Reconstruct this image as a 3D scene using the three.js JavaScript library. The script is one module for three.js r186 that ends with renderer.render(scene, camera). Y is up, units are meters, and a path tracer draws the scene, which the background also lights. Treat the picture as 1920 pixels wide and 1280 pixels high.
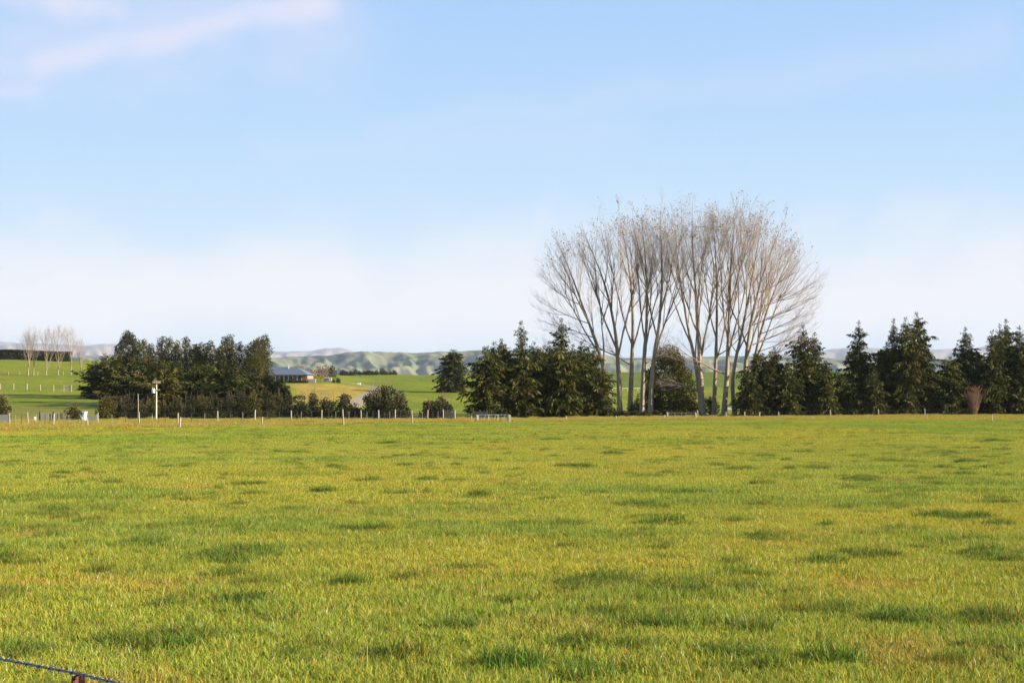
import * as THREE from 'three';
import { mergeGeometries } from 'three/addons/utils/BufferGeometryUtils.js';
import { ImprovedNoise } from 'three/addons/math/ImprovedNoise.js';

// ---------------------------------------------------------------- camera, sky, sun, exposure
const EYE = 2.2, FOCAL = 3000, CX = 960, HORIZON = 750;      // photograph 1920 x 1280, focal length in its pixels
const EXPOSURE = 2.5;
const scene = new THREE.Scene();
const camera = new THREE.PerspectiveCamera(2 * Math.atan(640 / FOCAL) * 180 / Math.PI, 1.5, 0.1, 60000);
camera.position.set(0, EYE, 0);
camera.rotation.x = Math.atan(110 / FOCAL);
camera.updateMatrixWorld();
const renderer = new THREE.WebGLRenderer({ antialias: true });
renderer.toneMapping = THREE.LinearToneMapping;
renderer.toneMappingExposure = EXPOSURE;
renderer.shadowMap.enabled = true;

const noiseGen = new ImprovedNoise();
const noise3 = (x, y, z) => noiseGen.noise(x, y, z);
const fbm = (x, y, z = 0.5, oct = 4) => { let s = 0, a = 0.5, f = 1; for (let i = 0; i < oct; i++) { s += a * noise3(x * f + 17.3 * i, y * f + 5.1 * i, z); a *= 0.5; f *= 2.03; } return s; };
const clamp = (x, a, b) => Math.min(b, Math.max(a, x));
const sstep = (a, b, x) => { const t = clamp((x - a) / (b - a), 0, 1); return t * t * (3 - 2 * t); };
const lerp = (a, b, t) => a + (b - a) * t;
const srgbLin = (c) => { c /= 255; return c <= 0.04045 ? c / 12.92 : Math.pow((c + 0.055) / 1.055, 2.4); };
function table(knots, x) {
  if (x <= knots[0][0]) return knots[0][1];
  for (let i = 1; i < knots.length; i++) if (x <= knots[i][0]) { const [a, va] = knots[i - 1], [b, vb] = knots[i]; const t = (x - a) / (b - a); return va + (vb - va) * t; }
  return knots[knots.length - 1][1];
}

// winter afternoon sky: blue above, a pale veil of thin cloud low down, a few cirrus streaks
{
  const W = 2048, H = 1024, data = new Float32Array(W * H * 4);
  const grad = [[-1, 176, 200, 218], [0.6, 184, 208, 226], [2.4, 208, 229, 242], [4.0, 214, 233, 251], [6.0, 203, 229, 252], [8.0, 191, 223, 252], [10.5, 179, 215, 252], [14.3, 167, 206, 251], [22, 146, 190, 244], [38, 112, 163, 228], [60, 88, 138, 210], [90, 76, 122, 196]];
  const ch = [1, 2, 3].map((c) => grad.map((g) => [g[0], srgbLin(g[c])]));
  const white = [srgbLin(246), srgbLin(245), srgbLin(247)], cirrus = [srgbLin(226), srgbLin(229), srgbLin(250)];
  const seg = (a, e, a0, e0, a1, e1, w0, w1) => { const dx = a1 - a0, dy = e1 - e0, t = clamp(((a - a0) * dx + (e - e0) * dy) / (dx * dx + dy * dy), 0, 1); const qx = a - a0 - dx * t, qy = e - e0 - dy * t, w = lerp(w0, w1, t); return Math.exp(-(qx * qx + qy * qy) / (w * w)) };
  for (let r = 0; r < H; r++) {
    const el = ((r + 0.5) / H - 0.5) * 180;
    for (let c = 0; c < W; c++) {
      const round = ((c + 0.5) / W - 0.5) * 360;
      let az = round + 90; if (az > 180) az -= 360;              // 0 = straight ahead, + to the right
      const o = (r * W + c) * 4;
      const e = Math.max(el, -1);
      // noise on a cylinder so that it closes behind the camera
      const ca = Math.cos(round * Math.PI / 180) * 14, sa = Math.sin(round * Math.PI / 180) * 14;
      const n1 = fbm(ca * 0.7, e * 0.22, sa * 0.7, 4), n2 = fbm(ca * 1.1 + 4, e * 0.4, sa * 1.1, 5);
      const lo = 2.5 + n1 * 2.2, hi = 5.6 + n1 * 3.4;
      let veil = sstep(lo - 1.2, lo + 1.0, e) * (1 - sstep(hi - 1.8, hi + 1.6, e)) * 0.92;
      // cirrus seen in the photograph
      let ci = 0;
      const wob = n2 * 1.0;
      ci = Math.max(ci, seg(az, e + wob, -16.6, 11.5, -7.0, 14.0, 0.6, 1.0) * (0.85 + n2 * 0.7));
      ci = Math.max(ci, seg(az, e + wob, -20.5, 14.6, -14.2, 13.4, 1.5, 0.9) * (0.62 + n2 * 1.2));
      ci = Math.max(ci, seg(az, e + wob, -18.5, 11.6, -7.5, 13.6, 1.6, 2.2) * (0.42 + n2 * 0.6));
      ci = Math.max(ci, seg(az, e + wob * 0.5, -19.5, 10.2, -16.7, 10.6, 0.35, 0.35) * 0.62);
      ci = Math.max(ci, seg(az, e + wob, -5, 9.6, 17, 12.2, 0.5, 0.8) * 0.2);
      ci = Math.max(ci, seg(az, e + wob, -9, 8.8, 4, 9.6, 0.5, 0.8) * 0.16);
      // the same thin streaks go on over the rest of the sky
      const wild = sstep(0.08, 0.42, fbm(ca * 0.5 + e * 0.05, e * 0.16 + 9, sa * 0.5 + 3, 5));
      const out = Math.max(sstep(19, 30, Math.abs(az)), sstep(15.5, 20, e));
      ci = Math.max(ci, wild * 0.6 * out);
      ci = clamp(ci, 0, 1) * sstep(4, 8, e);
      for (let k = 0; k < 3; k++) {
        let v = table(ch[k], e);
        v = lerp(v, white[k], veil);
        v = lerp(v, cirrus[k], ci);
        data[o + k] = (el < 0 ? [0.17, 0.18, 0.08][k] : v) / EXPOSURE;
      }
      data[o + 3] = 1;
    }
  }
  const sky = new THREE.DataTexture(data, W, H, THREE.RGBAFormat, THREE.FloatType);
  sky.mapping = THREE.EquirectangularReflectionMapping;
  sky.magFilter = THREE.LinearFilter; sky.needsUpdate = true;
  scene.background = sky; scene.environment = sky;
}
const sun = new THREE.DirectionalLight(new THREE.Color(1.0, 0.9, 0.74), 5.0);
{
  const el = 20 * Math.PI / 180, a = 9 * Math.PI / 180;        // from the right, a little behind the camera
  sun.position.set(Math.cos(el) * Math.cos(a), Math.sin(el), Math.cos(el) * Math.sin(a)).multiplyScalar(400).add(new THREE.Vector3(0, 0, -200));
  sun.target.position.set(0, 0, -200);
  sun.castShadow = true; sun.shadow.mapSize.set(4096, 4096);
  Object.assign(sun.shadow.camera, { left: -260, right: 260, top: 200, bottom: -200, near: 1, far: 900 });
  scene.add(sun, sun.target);
}
scene.fog = new THREE.FogExp2(new THREE.Color(0.80, 0.88, 1.0), 0.00003);

// ---------------------------------------------------------------- helpers
function rng(seed) { let s = (seed * 2654435761) >>> 0; return () => { s = (s + 0x6d2b79f5) | 0; let t = Math.imul(s ^ (s >>> 15), 1 | s); t = (t + Math.imul(t ^ (t >>> 7), 61 | t)) ^ t; return ((t ^ (t >>> 14)) >>> 0) / 4294967296; }; }
const V = (x, y, z) => new THREE.Vector3(x, y, z);
const used = new Map();
function numbered(name) { const n = used.get(name) ?? 0; used.set(name, n + 1); return n ? `${name}_${String(n).padStart(3, '0')}` : name; }
function tag(o, label, category, group) { o.userData.label = label; o.userData.category = category; if (group) o.userData.group = group; return o; }
function thing(name, label, category, pos, group) { const g = new THREE.Group(); g.name = numbered(name); g.position.copy(pos); tag(g, label, category, group); scene.add(g); return g; }
function part(name, geo, mat, parent) { const m = new THREE.Mesh(geo, mat); m.name = name; m.castShadow = m.receiveShadow = true; parent.add(m); return m; }
function structure(name, geo, mat) { const m = new THREE.Mesh(geo, mat); m.name = name; m.userData.kind = 'structure'; m.castShadow = m.receiveShadow = true; scene.add(m); return m; }
const std = (r, g, b, rough = 0.9, extra = {}) => new THREE.MeshStandardMaterial({ color: new THREE.Color().setRGB(r, g, b), roughness: rough, ...extra });

class Soup {                                                    // loose triangles with a colour each
  constructor(n = 4096) { this.p = new Float32Array(n * 9); this.c = new Float32Array(n * 9); this.n = 0; }
  tri(ax, ay, az, bx, by, bz, cx, cy, cz, r, g, b) {
    let i = this.n * 9;
    if (i + 9 > this.p.length) { const p = new Float32Array(this.p.length * 2), c = new Float32Array(this.p.length * 2); p.set(this.p); c.set(this.c); this.p = p; this.c = c; }
    const p = this.p, c = this.c;
    p[i] = ax; p[i + 1] = ay; p[i + 2] = az; p[i + 3] = bx; p[i + 4] = by; p[i + 5] = bz; p[i + 6] = cx; p[i + 7] = cy; p[i + 8] = cz;
    for (let k = 0; k < 9; k += 3) { c[i + k] = r; c[i + k + 1] = g; c[i + k + 2] = b; }
    this.n++;
  }
  // a leaf or a spray: kite from p along d, width along s, folded a little
  kite(p, d, s, len, wid, fold, col) {
    const mx = p.x + d.x * len * 0.5, my = p.y + d.y * len * 0.5, mz = p.z + d.z * len * 0.5;
    const nx = (d.y * s.z - d.z * s.y) * fold * wid, ny = (d.z * s.x - d.x * s.z) * fold * wid, nz = (d.x * s.y - d.y * s.x) * fold * wid;
    const tx = p.x + d.x * len, ty = p.y + d.y * len, tz = p.z + d.z * len, h = wid * 0.5;
    this.tri(p.x, p.y, p.z, mx + s.x * h + nx, my + s.y * h + ny, mz + s.z * h + nz, tx, ty, tz, ...col);
    this.tri(p.x, p.y, p.z, tx, ty, tz, mx - s.x * h + nx, my - s.y * h + ny, mz - s.z * h + nz, ...col);
  }
  // three-sided stick
  stick(a, b, ra, rb, col) {
    const d = b.clone().sub(a).normalize(), u = Math.abs(d.y) < 0.9 ? V(0, 1, 0).cross(d).normalize() : V(1, 0, 0).cross(d).normalize(), v = d.clone().cross(u);
    for (let k = 0; k < 3; k++) {
      const c0 = Math.cos(k * 2.0944), s0 = Math.sin(k * 2.0944), c1 = Math.cos((k + 1) * 2.0944), s1 = Math.sin((k + 1) * 2.0944);
      const ax = u.x * c0 + v.x * s0, ay = u.y * c0 + v.y * s0, az = u.z * c0 + v.z * s0, bx = u.x * c1 + v.x * s1, by = u.y * c1 + v.y * s1, bz = u.z * c1 + v.z * s1;
      this.tri(a.x + ax * ra, a.y + ay * ra, a.z + az * ra, a.x + bx * ra, a.y + by * ra, a.z + bz * ra, b.x + bx * rb, b.y + by * rb, b.z + bz * rb, ...col);
      this.tri(a.x + ax * ra, a.y + ay * ra, a.z + az * ra, b.x + bx * rb, b.y + by * rb, b.z + bz * rb, b.x + ax * rb, b.y + ay * rb, b.z + az * rb, ...col);
    }
  }
  build() {
    const g = new THREE.BufferGeometry();
    g.setAttribute('position', new THREE.BufferAttribute(this.p.slice(0, this.n * 9), 3));
    g.setAttribute('color', new THREE.BufferAttribute(this.c.slice(0, this.n * 9), 3));
    g.computeVertexNormals();
    return g;
  }
}
// round tapered tube through points; radii per point
function tube(points, radii, sides = 7, rough = 0, rand = null) {
  const pos = [], idx = [], uv = []; let u = null, run = 0;
  for (let i = 0; i < points.length; i++) {
    const d = points[Math.min(i + 1, points.length - 1)].clone().sub(points[Math.max(i - 1, 0)]).normalize();
    if (!u) u = Math.abs(d.y) < 0.9 ? V(0, 1, 0).cross(d).normalize() : V(1, 0, 0).cross(d).normalize();
    u.sub(d.clone().multiplyScalar(u.dot(d))).normalize();
    const v = d.clone().cross(u);
    if (i) run += points[i].distanceTo(points[i - 1]);
    for (let k = 0; k <= sides; k++) {
      const a = (k % sides) / sides * Math.PI * 2, r = radii[i] * (1 + (rough && rand ? (noise3(points[i].x + Math.cos(a) * 2, points[i].y * 0.7, points[i].z + Math.sin(a) * 2)) * rough : 0));
      pos.push(points[i].x + (u.x * Math.cos(a) + v.x * Math.sin(a)) * r, points[i].y + (u.y * Math.cos(a) + v.y * Math.sin(a)) * r, points[i].z + (u.z * Math.cos(a) + v.z * Math.sin(a)) * r);
      uv.push(k / sides * Math.max(1, Math.round(radii[0] * 6)), run);
    }
    if (i) for (let k = 0; k < sides; k++) { const a = (i - 1) * (sides + 1) + k, b = a + sides + 1; idx.push(a, a + 1, b, a + 1, b + 1, b); }
  }
  const g = new THREE.BufferGeometry();
  g.setAttribute('position', new THREE.Float32BufferAttribute(pos, 3)); g.setAttribute('uv', new THREE.Float32BufferAttribute(uv, 2)); g.setIndex(idx); g.computeVertexNormals();
  return g;
}
function dataTex(w, h, fn, srgb = false) {
  const d = new Uint8Array(w * h * 4);
  for (let y = 0; y < h; y++) for (let x = 0; x < w; x++) { const c = fn(x / w, y / h); const i = (y * w + x) * 4; d[i] = clamp(c[0] * 255, 0, 255); d[i + 1] = clamp(c[1] * 255, 0, 255); d[i + 2] = clamp(c[2] * 255, 0, 255); d[i + 3] = 255; }
  const t = new THREE.DataTexture(d, w, h); t.wrapS = t.wrapT = THREE.RepeatWrapping; t.magFilter = THREE.LinearFilter; if (srgb) t.colorSpace = THREE.SRGBColorSpace; t.needsUpdate = true; return t;
}
// tiling noise on a torus
const tile = (u, v, f, s) => { const a = u * Math.PI * 2, b = v * Math.PI * 2, R = f / (Math.PI * 2); return noise3(Math.cos(a) * R + s, Math.sin(a) * R + Math.cos(b) * R * 1.0 + s * 2, Math.sin(b) * R + 3 * s); };
const barkTex = dataTex(256, 512, (u, v) => { const n = tile(u, v, 22, 1.3) * 0.6 + tile(u, v, 48, 4.1) * 0.5, k = 0.8 + 0.35 * n + (tile(u, v * 0.5, 9, 7.7) > 0.28 ? -0.22 : 0); return [k, k * 0.99, k * 0.97]; });
const woodTex = dataTex(128, 256, (u, v) => { const k = 0.85 + 0.3 * tile(u, v * 0.2, 30, 2.2) + 0.1 * tile(u, v, 40, 5); return [k, k, k]; });

// ---------------------------------------------------------------- terrain
// heights (m) of the land, by bearing (in picture pixels at 3000 px focal length) and distance ahead (m)
const prof = [
  [-700, [[205, 0], [300, 3.6], [400, 8.4], [520, 15.6], [640, 17]]],
  [0, [[200, 0], [300, 3.6], [400, 8.4], [520, 15.7], [640, 17]]],
  [150, [[195, 0], [300, 3.4], [400, 8.2], [520, 15.2], [640, 16.5]]],
  [350, [[200, 0], [300, 2.6], [400, 6.0], [520, 11.6], [640, 14]]],
  [500, [[205, 0], [300, 2.1], [400, 5.7], [450, 7.6], [550, 10.2], [650, 11]]],
  [600, [[210, 0], [300, 1.4], [350, 2.9], [400, 5.2], [435, 7.2], [500, 9.0], [620, 11.9], [700, 12]]],
  [700, [[215, 0], [300, 0.6], [400, 4.5], [440, 6.4], [490, 6.3], [560, 8.6], [640, 12.2], [720, 12.6]]],
  [900, [[215, 0], [300, 0.6], [400, 4.2], [440, 6.3], [490, 6.6], [560, 8.9], [640, 12.4], [720, 12.8]]],
  [1150, [[240, 0], [330, 0.6], [420, 4.4], [470, 5.9], [560, 9.0], [660, 13.8], [740, 14.2]]],
  [2700, [[240, 0], [330, 0.8], [420, 4.4], [520, 8.0], [660, 13.8], [740, 14.2]]],
];
const bearing = (x, d) => clamp(CX + FOCAL * x / Math.max(d, 1), -700, 2700);
function smoothTable(k, x) { if (x <= k[0][0]) return k[0][1]; for (let i = 1; i < k.length; i++) if (x <= k[i][0]) return lerp(k[i - 1][1], k[i][1], (x - k[i - 1][0]) / (k[i][0] - k[i - 1][0])); return k[k.length - 1][1]; }
function soft(k, x) { return (smoothTable(k, x - 14) + 2 * smoothTable(k, x) + smoothTable(k, x + 14)) / 4; }
function groundY(x, z) {
  const d = -z;
  let h = 0;
  if (d > 150) {
    const b = bearing(x, d);
    for (let i = 1; i < prof.length; i++) if (b <= prof[i][0]) { const t = sstep(0, 1, (b - prof[i - 1][0]) / (prof[i][0] - prof[i - 1][0])); h = lerp(soft(prof[i - 1][1], d), soft(prof[i][1], d), t); break; }
    h += fbm(x * 0.03, z * 0.03, 2.2, 3) * 0.9 * sstep(215, 330, d);
    if (d > 760) h = lerp(h, 6, sstep(760, 1500, d));
  }
  h += fbm(x * 0.35, z * 0.35, 7.7, 2) * 0.07 + noise3(x * 0.05, z * 0.05, 3.3) * 0.12 * sstep(20, 60, d);
  return h;
}
const ORD = ['first', 'second', 'third', 'fourth', 'fifth', 'sixth', 'seventh', 'eighth', 'ninth', 'tenth', 'eleventh', 'twelfth', 'thirteenth', 'fourteenth', 'fifteenth', 'sixteenth', 'seventeenth', 'eighteenth', 'nineteenth', 'twentieth', 'twenty first', 'twenty second', 'twenty third', 'twenty fourth'];
const px = (p, d) => (p - CX) / FOCAL * d;                       // metres to the side at distance d
const spot = (p, d) => { const x = px(p, d); return V(x, groundY(x, -d), -d); };

// colour of the land where no blades stand: soil and thatch in the field, pasture on the slopes
function landColor(x, z) {
  const d = -z, b = bearing(x, d);
  const n = fbm(x * 0.05, z * 0.05, 1.1, 4), n2 = fbm(x * 0.4, z * 0.4, 4.4, 3), n3 = fbm(x * 0.012, z * 0.02, 8.4, 3);
  let c = [0.10, 0.10, 0.028];
  if (d > 150) {
    const g1 = [0.19, 0.235, 0.03], g2 = [0.275, 0.27, 0.035], g3 = [0.125, 0.185, 0.03];
    const t = clamp(0.5 + n * 1.1 + n2 * 0.35, 0, 1), q = clamp(0.25 + n3 * 1.6, 0, 1);
    c = [0, 1, 2].map((k) => lerp(lerp(g1[k], g2[k], t), g3[k], q * 0.6));
    // rank autumn grass below the house
    const gold = sstep(530, 570, b + n * 60) * (1 - sstep(690, 720, b + n * 60)) * sstep(300, 320, d + n * 30) * (1 - sstep(418, 432, d + n2 * 10));
    const tan = [0.46, 0.31, 0.075];
    c = c.map((v, k) => lerp(v, tan[k], gold * (0.75 + n2 * 0.5)));
    const flat = (1 - sstep(222, 262, d + n * 20)) * sstep(165, 178, d);
    c = c.map((v, k) => lerp(v, [0.26, 0.22, 0.07][k], flat * clamp(0.5 + n2, 0, 1)));
    if (b > 1100) { const ol = sstep(455, 470, d); c = c.map((v, k) => lerp(v, [0.13, 0.16, 0.05][k], ol * 0.7)); }
    // gravel farm track
    const tr = table([[300, 664], [340, 674], [380, 690], [400, 702], [420, 708], [432, 690], [440, 660], [450, 600]], d);
    const near = Math.abs(b - tr) * d / FOCAL;
    const onTrack = (1 - sstep(0.9, 1.5, near)) * sstep(295, 305, d) * (1 - sstep(436, 446, d));
    c = c.map((v, k) => lerp(v, [0.36, 0.32, 0.28][k], onTrack * 0.9));
  }
  return c.map((v) => v * (1 + n2 * 0.35));
}
{
  const rings = []; let r = 1.2;
  while (r < 14500) { rings.push(r); r += r < 170 ? Math.max(0.5, r * 0.022) : r < 760 ? 2.6 : r * 0.06; }
  const angles = [];
  for (let a = -180; a < -40; a += 10) angles.push(a);
  for (let a = -40; a < -22; a += 2) angles.push(a);
  for (let a = -22; a < 22; a += 0.16) angles.push(a);
  for (let a = 22; a < 40; a += 2) angles.push(a);
  for (let a = 40; a <= 180; a += 10) angles.push(a);
  const pos = [0, groundY(0, 0), 0], col = [0.1, 0.1, 0.03], uv = [0, 0], idx = [], A = angles.length;
  for (const R of rings) for (const a of angles) {
    const x = Math.sin(a * Math.PI / 180) * R, z = -Math.cos(a * Math.PI / 180) * R;
    pos.push(x, groundY(x, z), z); col.push(...landColor(x, z)); uv.push(x / 6, z / 6);
  }
  for (let k = 0; k < A - 1; k++) idx.push(0, 1 + k + 1, 1 + k);
  for (let i = 0; i < rings.length - 1; i++) for (let k = 0; k < A - 1; k++) { const a = 1 + i * A + k, b = a + A; idx.push(a, a + 1, b, a + 1, b + 1, b); }
  const g = new THREE.BufferGeometry();
  g.setAttribute('position', new THREE.Float32BufferAttribute(pos, 3)); g.setAttribute('color', new THREE.Float32BufferAttribute(col, 3)); g.setAttribute('uv', new THREE.Float32BufferAttribute(uv, 2));
  g.setIndex(idx.reverse()); g.computeVertexNormals();
  const n = g.attributes.normal; if (n.getY(500) < 0) { g.setIndex(idx.reverse()); g.computeVertexNormals(); }
  const turf = dataTex(512, 512, (u, v) => { const k = 0.86 + 0.32 * tile(u, v, 30, 3.1) + 0.3 * tile(u, v, 80, 6.3); return [k * 1.02, k, k * 0.9]; });
  structure('ground', g, new THREE.MeshPhysicalMaterial({ specularIntensity: 0.05, vertexColors: true, roughness: 1, map: turf, bumpMap: turf, bumpScale: 0.12 }));
}

// far hills: two ranges with real relief
function range(name, ridge, d0, d1, dPeak, colour, seed, rough) {
  const cols = 900, rows = 84, pos = [], col = [], idx = [];
  for (let j = 0; j <= rows; j++) for (let i = 0; i <= cols; i++) {
    const b = -900 + 3700 * i / cols, t = j / rows, d = d0 + (d1 - d0) * t, x = px(b, d);
    const top = EYE + (HORIZON - table(ridge, b)) / FOCAL * dPeak, tp = (dPeak - d0) / (d1 - d0);
    const rise = t < tp ? Math.pow(sstep(0, 1, t / tp), 0.8) : 1 - 0.5 * sstep(tp, 1, t);
    const gully = (1 - Math.abs(fbm(b * 0.008 * 1.0 + seed, d / dPeak * 6, seed, 4)) * 3.2), bump = fbm(b * 0.02, d / dPeak * 14, seed + 3, 4);
    const y = 2 + (top - 2) * rise * (1 - (1 - sstep(0.7, 1, rise)) * rough * (0.35 - 0.3 * gully)) + bump * top * 0.2 * rough * Math.sin(Math.PI * clamp(t / tp, 0, 1));
    pos.push(x, t === 0 ? -5 : y, -d);
    col.push(...colour(b, t, gully, bump));
  }
  for (let j = 0; j < rows; j++) for (let i = 0; i < cols; i++) { const a = j * (cols + 1) + i, b = a + cols + 1; idx.push(a, a + 1, b, a + 1, b + 1, b); }
  const g = new THREE.BufferGeometry();
  g.setAttribute('position', new THREE.Float32BufferAttribute(pos, 3)); g.setAttribute('color', new THREE.Float32BufferAttribute(col, 3)); g.setIndex(idx); g.computeVertexNormals();
  return structure(name, g, new THREE.MeshPhysicalMaterial({ specularIntensity: 0.05, vertexColors: true, roughness: 1 }));
}
range('mountains', [[-900, 650], [-300, 640], [0, 643], [40, 644], [90, 646], [130, 648], [150, 650], [190, 646], [210, 646], [350, 652], [510, 658], [545, 660], [575, 659], [600, 656], [620, 654], [636, 652], [648, 655], [662, 660], [700, 666], [900, 670], [1200, 670], [1400, 668], [1530, 662], [1560, 656], [1590, 653], [1640, 653], [1700, 655], [1760, 656], [1800, 655], [1830, 653], [1850, 649], [1900, 646], [1960, 645], [2300, 650], [2800, 660]],
  14000, 25000, 21000, (b, t, gu, bu) => { const k = clamp(0.5 + bu * 1.8 + fbm(b * 0.08, t * 40, 1.7, 3) * 0.8, 0, 1); return [lerp(0.15, 0.26, k), lerp(0.145, 0.205, k), lerp(0.13, 0.17, k)]; }, 11.3, 1.0);
range('hills', [[-900, 690], [0, 676], [130, 670], [220, 668], [400, 674], [510, 672], [560, 671], [580, 669], [615, 667], [650, 662], [680, 661], [720, 662], [780, 662], [830, 661], [900, 658], [970, 659], [1040, 662], [1126, 667], [1170, 673], [1230, 674], [1330, 671], [1400, 668], [1450, 670], [1530, 674], [1640, 673], [1760, 675], [1840, 672], [1920, 674], [2200, 670], [2800, 680]],
  4200, 9600, 7400, (b, t, gu, bu) => {
    const k = clamp(0.5 + bu * 1.6 + fbm(b * 0.09, t * 60, 1.7, 3) * 0.9, 0, 1), wood = sstep(0.07, 0.13, fbm(b * 0.016, t * 14, 5.5, 5)) * sstep(0.12, 0.3, t) * (1 - sstep(0.62, 0.72, t));
    const c = [lerp(0.13, 0.22, k), lerp(0.155, 0.205, k), lerp(0.075, 0.115, k)], w = [0.03, 0.05, 0.045];
    return c.map((v, i) => lerp(v, w[i], wood * 0.85));
  }, 4.7, 1.0);

// ---------------------------------------------------------------- pasture grass
const bladeMat = new THREE.MeshPhysicalMaterial({ vertexColors: true, roughness: 0.95, transmission: 0.35, thickness: 0, specularIntensity: 0.15 });
function grassPatch(seed, size, count, hLo, hHi, w, palette, lean) {
  const R = rng(seed), s = new Soup(count * 3);
  for (let i = 0; i < count; i++) {
    const x = (R() - 0.5) * size, z = (R() - 0.5) * size, a = R() * Math.PI * 2, h = hLo + (hHi - hLo) * Math.pow(R(), 1.6), l = (0.1 + R() * lean) * h, f = R() * Math.PI * 2;
    let q = R(), col = palette[0]; for (const p of palette) { if (q < p[0]) { col = p; break; } q -= p[0]; }
    const j = 0.8 + R() * 0.4, c = [col[1] * j, col[2] * j, col[3] * j];
    const ww = w * (0.7 + R() * 0.6) * 0.5, sx = Math.cos(a) * ww, sz = Math.sin(a) * ww, lx = Math.cos(f) * l, lz = Math.sin(f) * l;
    const m = 0.55, mx = x + lx * 0.35, my = h * m, mz = z + lz * 0.35, tx = x + lx, ty = h * (1 - 0.25 * (l / h)), tz = z + lz;
    s.tri(x - sx, -0.02, z - sz, x + sx, -0.02, z + sz, mx + sx * 0.85, my, mz + sz * 0.85, ...c);
    s.tri(x - sx, -0.02, z - sz, mx + sx * 0.85, my, mz + sz * 0.85, mx - sx * 0.85, my, mz - sz * 0.85, ...c);
    s.tri(mx - sx * 0.85, my, mz - sz * 0.85, mx + sx * 0.85, my, mz + sz * 0.85, tx, ty, tz, ...c);
  }
  return s.build();
}
// share, r, g, b
const turfPal = [[0.43, 0.38, 0.385, 0.042], [0.27, 0.265, 0.335, 0.042], [0.08, 0.12, 0.18, 0.02], [0.16, 0.50, 0.375, 0.055], [0.045, 0.50, 0.25, 0.04], [0.02, 0.6, 0.55, 0.3]];
const tuftPal = [[0.47, 0.14, 0.22, 0.03], [0.27, 0.095, 0.16, 0.027], [0.17, 0.24, 0.27, 0.03], [0.07, 0.42, 0.34, 0.08]];
const strawPal = [[0.45, 0.48, 0.33, 0.085], [0.3, 0.36, 0.31, 0.05], [0.25, 0.2, 0.23, 0.03]];
function scatter(name, geos, places, parent) {
  const lists = geos.map(() => []); places.forEach((p, i) => lists[p.v % geos.length].push(p));
  geos.forEach((g, k) => {
    const L = lists[k]; if (!L.length) return;
    const m = new THREE.InstancedMesh(g, bladeMat, L.length), M = new THREE.Matrix4(), q = new THREE.Quaternion(), up = V(0, 1, 0), c = new THREE.Color();
    L.forEach((p, i) => { M.compose(p.p, q.setFromAxisAngle(up, p.r), V(p.s, p.h, p.s)); m.setMatrixAt(i, M); m.setColorAt(i, c.setRGB(...p.c)); });
    m.name = name; m.castShadow = m.receiveShadow = true; m.userData.kind = 'stuff'; parent.add(m);
  });
}
const fenceLine = (b) => table([[-300, 108], [0, 112], [164, 118], [340, 125], [500, 133], [650, 142], [770, 151], [900, 159], [1060, 160], [1155, 165], [1300, 172], [1525, 175], [1738, 174], [1860, 168], [2300, 160]], b);
const fieldEnd = (b) => table([[-300, 172], [700, 180], [900, 186], [1400, 205], [1900, 262], [2300, 290]], b);
// how green and rank the sward is at a place, 0..1
function rank(x, d) {
  const a = fbm(x * 0.16 + 3, d * 0.16, 0.3, 4), b = fbm(x * 0.7, d * 0.7, 9.1, 3);
  return sstep(0.06, 0.34, a * 0.9 + b * 0.35);
}
const lushPatches = [[-26, 88, 15, 14], [-14, 104, 10, 8], [22, 140, 16, 14], [44, 150, 18, 16], [4, 142, 10, 9], [8, 84, 4, 4], [31, 118, 7, 9], [-6, 128, 9, 7]];
function swardTint(x, d, R) {
  const g = rank(x, d), y = fbm(x * 0.09, d * 0.09, 6.6, 3);
  let c = [1 + y * 0.35, 1 + y * 0.08, 1];
  c = [lerp(c[0], 0.55, g * 0.7), lerp(c[1], 0.74, g * 0.68), lerp(c[2], 0.8, g * 0.5)];
  const rusty = 0.75 * sstep(0.14, 0.42, fbm(x * 0.55 + 31, d * 0.4, 5.3, 4)); c = [c[0] * (1 + rusty * 0.22), c[1] * (1 - rusty * 0.12), c[2] * (1 + rusty * 0.3)];
  // patches of lusher grass with ragged outlines: [x, distance, half width, half depth]
  let green = 0; const edge = fbm(x * 0.12 + 40, d * 0.12, 3.7, 4) * 1.6;
  for (const [gx, gd, gw, gh] of lushPatches) green = Math.max(green, 1 - sstep(0.72, 1.0, Math.hypot((x - gx) / gw, (d - gd) / gh) + edge * 0.55));
  c = [lerp(c[0], 0.62, green * 0.62), lerp(c[1], 0.88, green * 0.6), lerp(c[2], 0.7, green * 0.5)];
  const j = 0.9 + R() * 0.2;
  return c.map((v) => v * j);
}
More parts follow.
